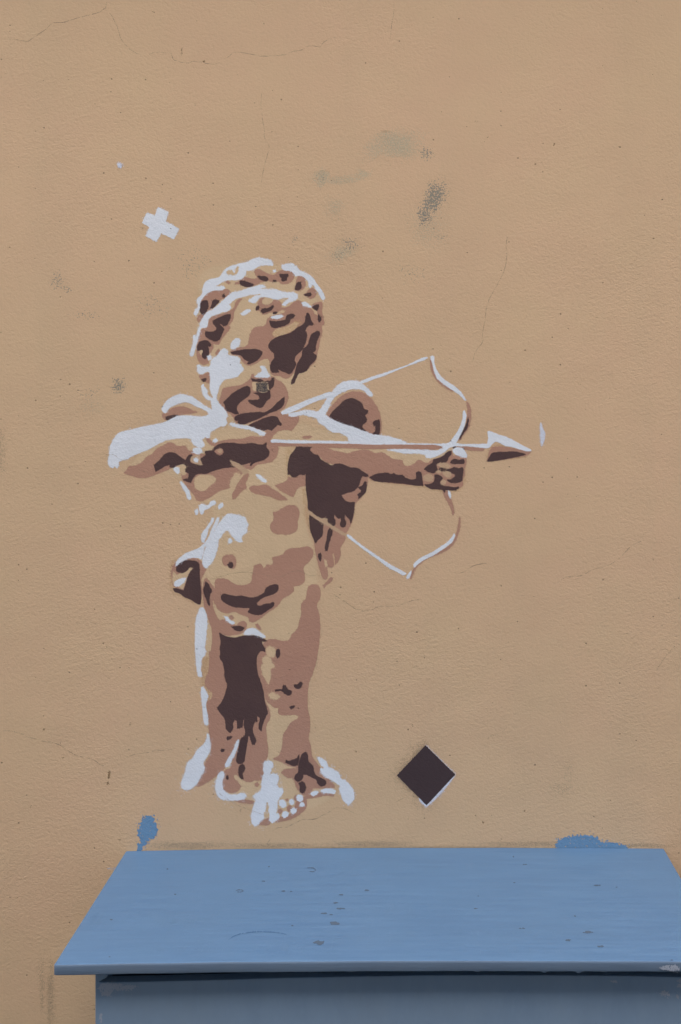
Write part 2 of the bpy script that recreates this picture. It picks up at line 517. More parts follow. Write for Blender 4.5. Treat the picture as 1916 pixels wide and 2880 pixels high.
# ---- far wing, drawing arm, chest
P('small_wing', 'M', 3, "650,300 680,265 720,240 780,225 830,228 880,245 920,265 960,275 900,285 840,292 780,305 720,320 690,335 660,350 640,345 620,320 618,295 630,290")
P('small_wing', 'D', 3, "652,325 690,315 740,305 775,310 740,325 700,340 670,355 655,345")
P('drawing_arm', 'M', 3, "240,870 275,840 290,810 330,808 390,790 430,760 460,720 530,680 560,640 620,610 690,575 720,585 760,610 840,605 860,640 880,660 910,660 940,680 1000,690 1040,690 1040,750 900,800 820,795 760,800 700,825 640,850 550,885 480,910 400,918 330,900 280,885")
P('torso', 'M', 3, "1085,590 1060,560 1040,520 1080,545 1100,570 1140,580 1200,560 1300,545 1400,540 1500,515 1568,535 1640,530 1700,560 1745,600 1740,690 1700,750 1640,770 1540,790 1485,835 1440,830 1410,860 1380,900 1330,960 1300,1000 1240,1025 1177,1045 1117,1085 1037,1130 987,1145 952,1130 927,1085 892,1045 860,1010 835,960 815,935 810,900 800,860 850,800 900,800 1000,800 1060,700 1110,650 1130,610")
P('torso', 'C', 3, "935,960 945,920 980,900 1050,897 1110,905 1140,935 1130,955 1090,985 1060,1015 1030,1040 980,1040 945,1015")
P('torso', 'D', 3, "1120,625 1180,592 1290,578 1400,590 1490,583 1568,595 1600,597 1635,575 1637,620 1663,665 1655,700 1620,735 1560,755 1500,780 1485,800 1475,795 1490,765 1400,790 1340,810 1280,815 1200,825 1100,855 1050,875 960,880 930,900 910,930 895,965 860,955 820,935 870,930 880,895 870,870 830,850 820,835 845,815 800,790 760,795 720,820 690,810 690,790 650,800 600,830 555,855 545,830 535,795 600,740 640,690 700,672 740,680 790,715 845,750 870,705 900,690 915,705 905,735 885,755 900,775 960,790 1000,795 990,750 985,735 1030,710 1045,690 1035,660 1080,655 1125,648")
P('torso', 'N', 3, "1130,660 1150,645 1185,635 1205,645 1208,670 1190,690 1165,685")
P('torso', 'L', 3, "1165,652 1190,640 1200,655 1185,668 1170,668", 5.5)
P('drawing_arm', 'L', 3, "905,720 940,700 980,700 985,745 1000,785 960,782 915,765 895,745", 5.5)
P('torso', 'C', 3, "775,805 820,790 845,810 830,850 850,880 820,890 790,850", 5.5)
P('torso', 'L', 3, "1285,755 1310,762 1380,795 1440,840 1460,860 1430,885 1390,850 1335,808 1305,785", 5.5)
P('torso', 'M', 3, "1440,870 1460,880 1450,930 1430,970 1440,1020 1420,1030 1380,1060 1340,1110 1310,1130 1305,1085 1330,1040 1350,990 1390,930")
P('torso', 'C', 3, "1340,880 1375,900 1340,960 1290,1000 1300,950", 5.5, 8)
P('torso', 'M', 8, "770,-20 800,-45 860,-40 900,-55 950,-50 990,-20 1035,5 1090,45 1145,88 1060,88 980,58 880,38 800,12")
P('torso', 'M', 4, "330,995 380,980 440,950 460,915 510,920 560,890 620,880 640,930 625,1000 590,1000 560,1010 530,1050 503,1107 460,1085 388,1045")
for s in ("1105,140 1140,150 1170,195 1210,240 1248,305 1235,340 1245,380 1220,410 1180,412 1130,440 1085,470 1075,520 1050,525 1040,515 1000,540 1010,570 1028,600 1010,615 960,610 920,580 905,545 905,535 850,525 780,528 700,535 630,555 560,590 500,625 430,655 370,680 320,700 270,730 220,745 190,755 180,775 188,800 175,818 150,803 130,818 105,805 92,780 92,740 105,650 120,590 150,535 190,490 230,470 300,455 400,430 500,410 600,390 660,370 720,340 780,318 850,313 920,318 1000,325 1060,310 1080,295 1050,260 1000,235 950,215 900,185 860,172 800,178 750,195 690,225 660,260 645,278 630,275 618,250 630,215 660,175 700,140 750,115 800,105 860,115 920,140 970,175 1020,210 1080,245 1100,260 1108,240 1100,190",
          "920,640 960,630 995,640 1003,665 980,680 940,675 922,660", "930,735 945,725 965,740 960,760 940,762", "733,840 750,820 775,825 780,860 770,880 755,865"):
    P('drawing_arm', 'W', 3, s)
P('torso', 'W', 3, "797,958 812,970 845,1010 868,1040 885,1085 893,1125 880,1130 862,1100 850,1055 830,1030 812,1000")
P('torso', 'W', 3, "1115,550 1140,540 1155,552 1135,568 1118,562")
P('torso', 'W', 3, "1280,388 1300,385 1340,400 1400,408 1460,418 1520,440 1580,462 1622,485 1615,500 1580,495 1540,470 1480,445 1420,432 1350,420 1300,405")
P('torso', 'W', 4, "140,890 165,893 200,920 240,950 235,962 200,945 160,910")
# ---- wing and bow arm
P('wing', 'M', 4, "850,330 840,290 870,240 920,180 990,115 1060,85 1120,78 1190,90 1250,130 1300,190 1340,260 1360,340 1368,420 1355,500 1300,500 1250,485 1180,460 1100,425 1000,395 900,355")
P('wing', 'D', 4, "862,318 900,265 960,210 1000,170 1040,148 1080,142 1130,160 1170,185 1185,215 1200,245 1240,262 1230,285 1205,310 1225,350 1215,375 1180,400 1180,420 1220,468 1150,445 1050,410 960,375 890,345")
P('wing', 'D', 4, "1290,375 1310,358 1335,360 1342,345 1350,370 1353,440 1345,498 1300,495 1285,485 1310,465 1315,430 1310,405 1298,415")
P('wing', 'M', 7, "0,-100 40,190 90,520 95,570 120,690 140,770 160,830 180,865 200,868 213,840 205,740 230,745 250,750 275,725 265,660 260,620 275,610 290,650 285,690 290,720 310,700 335,640 340,600 335,560 360,520 385,470 385,430 400,405 440,330 460,280 490,120 520,90 580,0 605,-90 600,-140 400,-150")
P('bow_arm', 'M', 4, "680,610 780,615 850,635 900,655 980,670 1040,685 1100,665 1180,650 1250,655 1310,680 1380,675 1430,705 1480,735 1575,750 1585,790 1615,808 1655,803 1705,778 1715,758 1740,748 1785,770 1815,778 1875,743 1955,718 2015,688 2058,653 2065,680 2075,708 2115,698 2195,718 2200,750 2185,830 2185,890 2163,940 2166,990 2120,1020 2000,1035 1900,1020 1790,990 1700,990 1560,975 1400,960 1260,930 1235,905 1190,880 1130,830 1050,820 980,790 920,785 850,770 800,745 770,710 710,690 670,660 665,625")
P('wing', 'D', 4, "545,595 620,598 705,600 680,620 665,650 700,685 750,705 780,745 830,775 890,800 920,785 980,785 1060,820 1130,825 1190,865 1230,885 1240,908 1210,905 1180,900 1165,930 1150,985 1100,1045 1027,1065 967,1090 987,1105 1007,1140 1057,1160 1107,1160 1097,1245 1082,1325 1067,1363 1062,1330 1037,1305 1012,1275 1005,1315 1017,1345 1019,1380 1002,1402 977,1397 967,1375 977,1335 972,1310 947,1315 927,1300 912,1275 902,1305 912,1325 917,1365 902,1395 842,1345 832,1317 777,1320 757,1310 687,1260 660,1235 650,1145 635,1045 630,940 640,860 655,845 610,890 570,885 545,900 510,915 490,900 470,880 455,890 455,800 480,700 520,650")
P('wing', 'D', 7, "38,235 70,260 120,295 175,322 165,360 165,415 150,450 120,480 98,512 80,470 50,390 40,310")
P('wing', 'D', 7, "240,365 260,375 258,420 240,470 225,520 215,570 210,588 195,580 190,555 205,500 215,420 225,385")
P('wing', 'D', 7, "130,618 145,610 153,630 150,670 143,688 130,665 125,640")
P('wing', 'D', 4, "1140,1010 1170,1005 1195,980 1205,955 1220,960 1222,1020 1210,1060 1180,1095 1145,1122 1150,1105 1135,1085 1165,1065 1175,1040")
P('bow', 'L', 7, "30,200 60,220 110,258 160,275 205,275 210,310 250,340 310,375 360,410 405,430 395,445 340,415 280,380 220,340 180,320 130,290 80,255 40,225", 5.5)
P('wing', 'M', 7, "175,930 200,905 250,850 262,855 255,880 220,910 190,935 183,955")
P('wing', 'C', 7, "185,680 200,690 210,735 198,745", 3)
P('bow', 'W', 4, "385,282 410,262 520,210 640,160 760,115 885,82 905,95 860,125 760,155 640,205 540,255 450,285 400,292")
P('bow_arm', 'W', 4, "860,120 890,80 915,50 960,5 1020,-20 1087,-28 1150,-18 1190,10 1235,50 1278,105 1275,120 1250,108 1205,65 1150,45 1090,42 1020,60 950,92 900,135 870,180 845,240 812,300 855,335 960,385 1100,432 1200,468 1300,502 1400,512 1460,522 1520,545 1568,558 1600,570 1590,588 1480,595 1300,595 1150,585 1080,565 1050,545 1040,515 1000,490 950,470 900,470 850,440 800,395 760,375 745,340 700,320 660,310 620,295 560,300 510,315 470,308 460,292 540,282 620,262 680,262 740,275 770,255 800,215 830,165")
P('arrow', 'W', 4, "285,560 300,548 400,550 550,555 700,558 850,560 1000,565 1100,568 1210,582 1060,588 900,582 700,580 500,580 400,580 300,575")
P('arrow', 'W', 5, "-20,868 60,870 120,885 170,900 210,925 300,932 450,935 580,935 640,925 670,890 720,820 755,750 775,680 780,610 790,610 803,650 800,700 785,760 760,820 730,880 705,930 760,938 960,938 1015,935 1025,880 1018,812 1060,820 1120,845 1200,870 1300,920 1400,975 1445,1000 1420,1006 1340,988 1250,962 1180,948 1130,920 1095,912 1060,935 1040,960 1020,972 950,968 850,958 700,955 640,968 590,965 560,955 450,950 300,948 150,945 -20,942")
P('bow_arm', 'W', 6, "30,290 100,285 250,285 400,290 470,308 540,300 580,270 640,265 620,290 570,325 520,350 440,372 415,365 410,340 350,328 200,325 100,305")
P('bow', 'W', 5, "-230,325 -100,275 0,245 100,212 250,155 380,95 415,85 430,92 400,108 280,152 150,202 0,265 -100,298 -220,345")
P('bow', 'W', 5, "462,85 475,72 488,80 490,130 505,190 530,240 570,290 640,340 700,380 750,425 780,465 803,505 795,510 760,470 720,435 680,410 620,370 560,325 520,285 495,225 478,150")
P('bow', 'M', 5, "457,100 468,105 480,170 500,230 525,285 570,330 630,375 690,415 670,417 610,385 540,335 490,270 465,210 455,150")
P('bow', 'M', 5, "812,525 825,535 845,580 852,640 848,700 830,770 790,830 750,890 738,905 735,885 770,820 800,760 815,690 822,620")
P('bow', 'D', 5, "825,680 828,720 815,780 780,830 745,888 742,880 770,820 795,770 815,720")
P('arrow', 'N', 4, "300,580 420,583 560,590 720,588 900,590 1100,592 1300,600 1450,598 1600,598 1790,601 1920,606 1965,621 1925,634 1790,636 1600,632 1450,632 1200,632 1000,625 820,618 700,612 560,606 400,608 320,600", 7.2)
P('arrow', 'M', 6, "720,265 780,262 860,268 940,270 985,285 975,300 900,303 830,297 770,285")
P('arrow', 'M', 6, "1060,275 1130,270 1200,275 1300,290 1400,300 1445,305 1420,335 1390,350 1300,365 1200,385 1100,400 1010,408 1020,370 1040,310")
P('arrow', 'D', 6, "1012,408 1030,380 1055,335 1090,325 1180,318 1290,318 1350,330 1390,340 1350,352 1250,372 1150,392 1060,405")
P('torso', 'M', 4, "595,520 640,510 690,515 660,530 610,530")
# ---- hand on the bow
for s in ("-139,567 -100,545 -60,532 0,527 40,525 70,540 95,525 130,548 180,545 215,575 290,592 320,580 320,545 318,520 335,510 360,520 370,560 375,600 385,645 330,645 200,625 80,615 0,610 -80,600 -120,580",
          "395,487 430,455 480,420 485,395 540,380 580,360 630,315 660,310 658,335 630,375 615,410 580,420 530,425 510,440 515,465 525,490 490,522 440,510",
          "650,420 690,388 730,400 780,392 790,405 780,432 720,432 670,430",
          "542,490 550,470 580,468 620,488 650,485 690,470 730,478 770,470 778,490 770,540 765,600 730,615 680,618 640,610 618,590 660,588 690,570 705,545 690,530 655,520 640,508 590,508 555,505",
          "500,545 520,540 560,560 578,575 555,595 548,625 580,650 640,660 690,665 730,660 732,672 700,688 640,690 605,690 595,712 580,690 520,682 460,675 410,650 400,638 440,638 475,625 498,600 500,570",
          "680,270 700,265 710,272 695,283 680,280", "765,285 775,278 790,290 780,298 768,293"):
    P('bow_arm', 'D', 6, s)
for s in ("390,560 420,540 460,545 480,570 465,595 430,600 400,590", "530,440 560,430 620,438 650,455 640,468 590,466 550,458", "580,520 620,512 650,522 660,545 640,560 600,552",
          "515,510 545,502 560,515 540,525", "560,615 580,597 605,602 600,630 570,632"):
    P('bow_arm', 'L', 6, s, 5.5, 4)
P('bow_arm', 'W', 6, "680,300 700,285 740,280 770,290 800,330 808,365 790,368 740,348 700,335 685,320")
P('bow', 'M', 6, "575,690 600,710 625,690 635,730 660,800 680,860 685,910 678,938 668,900 640,830 605,770")
P('bow', 'W', 6, "630,695 645,710 655,745 655,770 640,750")
P('bow', 'W', 7, "405,432 425,435 470,475 540,530 640,600 750,675 850,740 950,790 985,815 970,825 900,795 820,755 720,680 600,595 500,520 430,465 408,445")
P('bow', 'W', 7, "1455,422 1460,435 1445,480 1400,530 1330,580 1250,630 1160,675 1110,710 1065,750 1058,735 1080,700 1130,660 1220,615 1320,555 1390,505 1435,455")
P('bow', 'M', 7, "1507,262 1513,300 1505,380 1480,460 1440,530 1380,580 1300,620 1220,650 1140,700 1090,745 1060,790 1045,830 1030,868 1025,845 1045,795 1075,750 1130,700 1220,640 1320,595 1400,545 1450,490 1480,420 1497,330")
P('bow', 'W', 7, "990,850 1010,815 1035,785 1030,815 1005,860 995,862")
# ---- belly and hips
for s in ("285,150 300,140 350,150 380,140 400,110 430,105 442,120 420,135 390,150 370,170 330,185 315,220 300,225 290,195", "250,195 262,180 266,215 258,235 248,228", "470,160 490,130 508,125 512,145 490,165 475,178",
          "410,270 422,270 415,300 390,340 365,380 355,430 335,470 325,505 312,500 308,460 318,410 350,375 375,335 400,300",
          "460,268 472,268 465,310 440,360 420,400 400,450 375,500 350,545 330,545 320,600 300,665 220,650 160,665 90,700 55,735 60,705 100,660 150,620 220,590 290,560 340,515 370,470 400,400 430,330 450,295",
          "530,260 560,235 620,235 700,255 730,270 745,310 757,330 740,370 745,400 700,435 690,460 700,500 680,500 640,475 600,430 570,390 545,385 520,405 490,450 465,490 460,540 440,610 425,660 400,700 370,735 350,755 330,740 318,690 330,620 350,560 390,490 430,410 460,350 490,310",
          "570,480 585,468 598,485 590,510 575,512"):
    P('torso', 'W', 8, s)
P('torso', 'M', 8, "1005,215 1050,205 1100,175 1150,150 1200,145 1240,165 1260,210 1255,260 1242,310 1243,360 1220,400 1170,420 1130,430 1090,422 1050,425 1000,400 980,360 985,330 1010,290 1015,250")
P('torso', 'M', 8, "510,670 530,640 570,630 610,635 635,670 638,710 625,755 600,762 575,750 555,735 530,730 515,700")
P('torso', 'D', 8, "562,720 575,712 580,703 605,705 612,735 600,755 570,745")
P('torso', 'M', 9, "1000,-112 1060,-122 1110,-147 1130,-177 1190,-197 1260,-202 1320,-214 1370,-207 1393,-172 1390,-127 1360,-77 1310,-32 1300,-7 1310,53 1312,113 1280,150 1200,170 1205,210 1160,255 1095,290 1060,345 1000,395 960,420 900,465 845,505 800,522 780,515 762,470 720,455 680,440 640,420 600,420 570,432 520,425 470,395 440,345 415,305 412,340 425,410 450,465 480,510 510,500 545,505 600,535 640,560 690,520 720,512 745,540 740,570 720,610 650,640 600,645 560,650 500,640 500,700 490,850 520,950 525,1045 385,1045 395,900 400,800 412,700 405,580 390,540 370,480 345,400 330,340 320,200 335,110 350,90 380,130 435,195 442,120 450,105 500,98 560,108 600,138 640,158 740,160 795,125 805,65 815,10 830,-32 885,-45 910,-2 925,-12 950,-42 985,-32 1005,-47")
P('torso', 'M', 9, "580,460 600,458 620,480 600,497 582,485")
P('torso', 'M', 9, "835,545 850,540 875,570 888,598 870,592 845,565")
P('torso', 'D', 9, "345,128 365,140 385,185 402,210 385,250 378,300 385,360 375,355 355,300 335,260 325,195 335,170")
P('torso', 'D', 9, "500,260 530,247 580,258 640,270 700,265 760,280 810,283 870,265 920,230 935,195 970,170 1020,155 1055,160 1055,195 1030,230 980,255 930,270 870,305 845,330 850,360 880,365 930,345 970,345 1005,325 1015,340 1005,365 960,395 920,425 860,448 800,440 762,420 775,395 780,382 700,378 620,370 560,345 510,310 498,285")
P('torso', 'D', 9, "592,565 630,565 680,562 720,578 710,595 670,608 640,600 615,580")
P('torso', 'W', 9, "530,468 545,470 580,505 622,525 615,540 580,525 545,490")
P('torso', 'W', 9, "720,635 750,600 790,585 830,592 870,620 930,668 910,668 860,648 800,640 750,642")
P('drapery', 'M', 8, "20,760 40,720 90,680 200,652 260,670 320,720 345,765 320,820 300,870 310,1000 300,1050 150,1010 120,980 60,950 30,930 15,860 10,800")
P('drapery', 'C', 8, "60,830 130,800 190,760 230,755 190,800 160,850 140,900 120,960 80,940 40,925 25,880 30,800")
P('drapery', 'D', 8, "60,750 75,715 120,690 200,685 250,695 275,715 280,760 285,850 295,960 298,1060 290,1115 250,1100 200,1065 130,1035 80,1000 40,985 28,960 60,960 110,975 130,980 150,920 170,850 200,790 230,755 190,750 160,780 130,800 90,800 65,790")
P('drapery', 'W', 8, "40,905 70,880 110,865 145,862 130,890 90,925 60,935 42,925")
# ---- legs
P('leg', 'M', 10, "310,-60 315,0 300,150 270,230 290,295 340,340 345,380 320,415 288,430 292,520 310,620 310,720 325,800 330,900 312,1000 335,1010 560,1010 800,1010 865,1000 880,950 875,850 865,720 870,650 900,600 905,560 890,500 860,430 840,300 800,180 780,60 775,-60")
P('leg', 'M', 10, "1275,-671 1290,-701 1330,-716 1370,-706 1390,-676 1395,-601 1360,-511 1380,-441 1392,-321 1385,-171 1362,0 1320,150 1285,240 1270,380 1272,500 1292,600 1295,700 1278,790 1300,860 1312,960 1335,1060 1100,1060 1000,1010 940,990 990,965 1010,930 1030,850 1040,750 1080,690 1110,640 1180,595 1195,570 1150,555 1010,555 985,530 995,490 940,480 905,450 880,430 850,350 820,240 790,150 775,60 790,-20 810,-80 830,-120 870,-165 930,-180 1040,-160 1090,-171 1125,-231 1175,-281 1195,-351 1215,-441 1215,-526 1260,-581")
P('leg', 'C', 10, "835,70 850,60 840,20 855,-5 880,-10 905,10 915,50 945,85 905,110 905,170 890,250 875,220 850,180 835,130", feather=6)
P('leg', 'C', 10, "900,365 930,345 960,365 1000,380 960,400 915,390", feather=6)
P('leg', 'C', 9, "955,775 985,768 1015,790 1020,830 1000,855 960,850 945,810", feather=6)
P('leg', 'D', 10, "410,-241 440,-226 500,-201 570,-196 630,-211 690,-219 760,-216 810,-201 875,-166 820,-159 830,-131 850,-91 855,-61 825,-71 800,-56 780,-21 770,29 775,100 790,180 820,260 840,340 850,420 870,490 878,540 850,600 832,650 820,718 798,690 808,590 785,575 775,530 780,628 760,620 740,660 735,720 750,770 765,810 755,848 735,850 720,810 705,765 690,770 680,840 660,950 645,1020 610,1037 580,1020 580,980 600,880 620,800 660,760 665,720 650,650 655,590 640,625 632,680 585,690 578,615 560,605 545,625 540,690 515,735 480,700 470,640 460,590 420,540 390,490 430,440 455,390 480,310 490,260 465,200 460,110 440,40 415,0 420,-40 415,-91 425,-150")
for s in ("955,315 1025,310 1035,272 1055,270 1075,305 1115,330 1112,355 1080,365 1045,345 1025,325 960,325", "1145,265 1175,260 1200,235 1212,240 1217,270 1195,297 1160,297 1145,285",
          "1100,485 1120,472 1150,470 1135,490 1110,502", "480,790 490,772 535,773 520,790 490,805", "422,908 440,893 458,900 450,918 430,920"):
    P('leg', 'D', 10, s)
P('leg', 'D', 9, "1045,790 1060,785 1070,805 1062,860 1048,872 1035,850 1035,820")
P('leg', 'W', 9, "300,385 315,382 335,420 352,480 350,580 340,700 330,780 342,810 325,850 300,880 298,940 290,985 300,1045 280,1050 265,1000 255,900 245,750 248,600 258,480 280,420")
P('leg', 'W', 10, "195,115 215,120 235,180 220,185 200,140")
P('leg', 'W', 10, "235,290 250,295 280,345 293,380 275,430 272,480 290,570 293,655 275,650 255,560 245,450 235,350")
# ---- feet
P('foot', 'Q', 11, "60,400 110,300 150,200 300,20 320,100 270,250 200,390 120,430")
P('foot', 'Q', 11, "360,300 420,250 430,430 620,440 620,500 450,510 370,470")
P('foot', 'Q', 11, "760,170 840,180 880,290 920,420 890,500 880,640 820,690 700,720 650,690 660,600 690,440 740,400")
P('foot', 'Q', 11, "1200,130 1290,190 1400,290 1500,420 1500,530 1440,540 1370,380 1220,260")
P('foot', 'M', 11, "318,-10 335,60 330,120 280,210 270,260 245,320 200,375 230,380 300,345 380,290 420,260 450,220 480,160 520,110 540,60 545,-10")
P('foot', 'M', 11, "560,-10 780,-10 795,80 780,150 755,210 755,300 735,330 690,330 640,345 590,325 545,290 520,280 515,310 545,345 573,385 555,412 520,432 460,425 425,400 412,350 428,300 450,250 490,238 500,195 540,170 550,100")
P('foot', 'M', 11, "905,270 935,245 990,238 1030,235 1000,212 940,188 880,172 838,158 880,140 910,100 920,-10 1120,-10 1140,60 1150,130 1180,180 1220,230 1260,280 1300,330 1330,370 1340,390 1280,395 1160,395 1145,430 1125,450 1085,450 1050,420 1025,380 1015,340 1000,318 950,305")
for s in ("520,495 580,490 640,498 680,510 685,525 640,520 570,512", "710,690 740,660 780,652 800,640 815,670 805,692 760,697", "880,640 930,630 980,610 1020,590 1020,540 1030,500 1010,490 1015,465 1040,455 1080,470 1105,490 1112,530 1095,570 1050,610 1010,635 950,655 890,670 860,672",
          "690,360 710,352 722,368 705,385 692,378", "880,580 900,568 915,585 900,603 880,598", "955,555 970,538 988,550 985,575 965,585 953,570", "940,490 955,480 962,492 950,503",
          "1090,465 1140,455 1200,440 1260,432 1335,450 1330,462 1270,455 1200,468 1140,478 1090,482"):
    P('foot', 'M', 11, s)
for s in ("945,165 960,175 1000,165 1030,155 1050,125 1050,150 1035,210 1010,213 970,200 942,185",
          "1085,110 1105,102 1120,130 1125,180 1160,215 1170,260 1190,295 1240,320 1270,345 1265,370 1230,378 1205,360 1195,330 1150,305 1110,285 1080,285 1080,310 1060,335 1030,337 1015,315 1020,290 1045,270 1045,220 1055,170",
          "1050,355 1075,343 1095,360 1098,420 1080,437 1060,425 1058,385", "565,215 585,203 603,215 603,250 588,270 590,300 595,320 575,318 560,290 557,255", "456,300 466,292 472,310 466,325 457,318"):
    P('foot', 'D', 11, s)
for s in ("303,-45 310,-20 318,80 290,140 260,190 272,240 245,290 225,330 190,375 150,400 110,400 92,370 105,320 130,250 140,200 190,150 220,90 270,50 295,10",
          "425,262 430,290 415,340 420,390 440,430 480,455 540,455 600,442 612,455 605,475 550,488 480,490 420,480 385,445 372,390 385,320 405,275",
          "775,185 800,178 825,190 832,215 815,250 810,285 850,282 875,300 875,330 862,370 880,395 912,405 908,440 880,475 868,500 865,550 855,600 880,620 885,635 850,660 830,675 815,655 808,600 805,540 800,505 780,512 772,560 760,600 762,635 730,660 710,690 690,700 672,680 665,640 675,580 690,530 700,490 680,460 705,445 740,420 750,380 755,320 768,270 765,220",
          "1205,145 1225,155 1270,190 1280,220 1330,250 1370,280 1385,320 1430,345 1470,390 1495,450 1480,500 1455,527 1430,510 1400,450 1385,400 1390,375 1350,345 1290,310 1245,280 1225,240 1260,235 1235,205"):
    P('foot', 'W', 11, s, feather=6)
for s in ("548,10 556,0 545,60 520,120 500,160 475,210 455,222 450,210 480,150 510,100", "890,505 910,492 935,510 942,540 920,553 895,535", "975,495 990,487 1005,505 1003,525 985,528 973,512", "1035,465 1050,453 1072,462 1078,490 1060,502 1035,490",
          "1060,522 1080,520 1090,533 1075,545 1058,540", "985,575 1005,560 1025,572 1018,595 995,602 985,590", "915,605 935,590 960,600 955,622 930,635 915,622",
          "1230,415 1270,405 1320,407 1345,420 1340,437 1300,435 1240,425", "1145,440 1175,425 1205,428 1190,445 1155,452"):
    P('foot', 'W', 11, s)


# ------------------------------------------------------------------ the ground
def ground():
    bm = bmesh.new()
    n = 24
    bmesh.ops.create_grid(bm, x_segments=n, y_segments=n, size=30)
    for v in bm.verts:
        v.co.z = 0.0
    m = bpy.data.materials.new('pavement_stone')
    nt = NT(m)
    b = principled(nt, 0.9, 0.3)
    tc = nt.add('ShaderNodeTexCoord')
    n1 = nt.noise(tc.outputs['Object'], 3, 5, 0.6)
    nt.link(nt.mix(n1, (0.10, 0.097, 0.09), (0.16, 0.155, 0.145)), b.inputs['Base Color'])
    o = bm_obj('pavement', bm, m)
    o['kind'] = 'structure'
    return o


ground()

# ------------------------------------------------------------------ the wall
bm = bmesh.new()
bmesh.ops.create_cube(bm, size=1)
for v in bm.verts:
    v.co = Vector((v.co.x * 9.0, (v.co.y + 0.5) * 0.35, (v.co.z + 0.5) * 4.2))
wall = bm_obj('plaster_wall', bm, M_WALL)
tag(wall, 'cracked ochre rendered wall behind the stencilled cupid and the blue cabinet', 'wall')


# the eave and the house opposite: unseen, added only to shade the wall
def add_box(bm, x0, x1, y0, y1, z0, z1):
    r = bmesh.ops.create_cube(bm, size=1)
    for v in r['verts']:
        v.co = Vector((x0 + (v.co.x + .5) * (x1 - x0), y0 + (v.co.y + .5) * (y1 - y0), z0 + (v.co.z + .5) * (z1 - z0)))


def flat_mat(name, a, b_, scale=6, rough=0.9):
    m = bpy.data.materials.new(name)
    nt = NT(m)
    bs = principled(nt, rough, 0.25)
    g = nt.add('ShaderNodeNewGeometry')
    nt.link(nt.mix(nt.noise(g.outputs['Position'], scale, 5, 0.6), a, b_), bs.inputs['Base Color'])
    return m


M_EAVE = flat_mat('added_eave_wood', (0.16, 0.11, 0.07), (0.22, 0.16, 0.10), 12)
M_HOUSE = flat_mat('added_house_plaster', (0.44, 0.43, 0.42), (0.52, 0.51, 0.50), 2)
M_SHUT = flat_mat('added_shutter_green', (0.06, 0.10, 0.07), (0.08, 0.13, 0.09), 20)
bm = bmesh.new()
add_box(bm, -4.5, 4.5, -EAVE_OUT, -0.001, EAVE_Z, EAVE_Z + 0.12)
bm_obj('added_shade_eave', bm, M_EAVE, wall)
house = empty('added_shade_house', (0, -STREET, 0))
tag(house, 'plastered house added unseen across the street to shade the painted wall', 'house')
bm = bmesh.new()
add_box(bm, -7, 7, -5, 0, 0, HOUSE_H)
bm_obj('added_facade', bm, M_HOUSE, house)
bm = bmesh.new()
add_box(bm, -7.3, 7.3, -5.3, 0.35, HOUSE_H + 0.001, HOUSE_H + 0.2)
bm_obj('added_roof', bm, M_EAVE, house)
for fx in (-4.6, -1.6, 1.9, 4.9):
    for fz in (0.9, 3.6):
        bm = bmesh.new()
        add_box(bm, fx - 0.55, fx - 0.01, 0.001, 0.05, fz, fz + 1.4)
        add_box(bm, fx + 0.01, fx + 0.55, 0.001, 0.05, fz, fz + 1.4)
        bm_obj('added_shutter', bm, M_SHUT, house)


def ribbon(name, tile, s, width, col, parent, wob=1.6):
    """a hairline crack: a narrow wandering strip on the wall face"""
    base = smooth_outline([tuple(p) for p in pts(tile, s)], 5, 40, closed=False)
    L = []
    for i, p in enumerate(base):
        k = mnoise.noise_vector(Vector((p.x * 0.11, p.y * 0.11, 3.1)))
        L.append(p + Vector((k.x, k.y)) * wob)
    bm = bmesh.new()
    lay = bm.verts.layers.float.new('cover')
    d = next_depth()
    f = on_wall(d)
    rows = []
    n = len(L)
    for i, p in enumerate(L):
        t = (L[min(i + 1, n - 1)] - L[max(i - 1, 0)]).normalized()
        nn = Vector((-t.y, t.x))
        w = width * 0.66 * (0.55 + 0.9 * abs(mnoise.noise(Vector((p.x * 0.03, p.y * 0.03, 9.0)))))
        fade = min(1.0, 0.25 + min(i, n - 1 - i) / 6)
        vs = []
        for q, cv in ((-1, 0.0), (0, fade), (1, 0.0)):
            v = bm.verts.new(f(p.x + nn.x * w * q, p.y + nn.y * w * q))
            v[lay] = cv
            vs.append(v)
        rows.append(vs)
    for a, b in zip(rows, rows[1:]):
        for k in range(2):
            bm.faces.new((a[k], a[k + 1], b[k + 1], b[k]))
    return bm_obj(name, bm, M[col], parent)


def blot(name, px, py, rx, ry, rot, col, parent, core=1.0, seed=0):
    """an uneven stain: cover falls from the middle to a ragged rim"""
    bm = bmesh.new()
    lay = bm.verts.layers.float.new('cover')
    f = on_wall(next_depth())
    n = 26
    cr, sr = math.cos(R(rot)), math.sin(R(rot))
    rings = []
    for k, (rad, cv) in enumerate(((0.35, core), (0.7, core * 0.62), (1.0, core * 0.25), (1.35, 0.0))):
        row = []
        for i in range(n):
            a = 2 * math.pi * i / n
            q = 1 + 0.55 * mnoise.noise(Vector((math.cos(a) * 1.4 + seed * 3.7, math.sin(a) * 1.4, k * 0.6 + seed)))
            x, y = math.cos(a) * rx * rad * q, math.sin(a) * ry * rad * q
            v = bm.verts.new(f(px + x * cr - y * sr, py + x * sr + y * cr))
            v[lay] = cv
            row.append(v)
        rings.append(row)
    bm.faces.new(rings[0])
    for a, b in zip(rings, rings[1:]):
        for i in range(n):
            j = (i + 1) % n
            bm.faces.new((a[i], b[i], b[j], a[j]))
    return bm_obj(name, bm, M[col], parent)


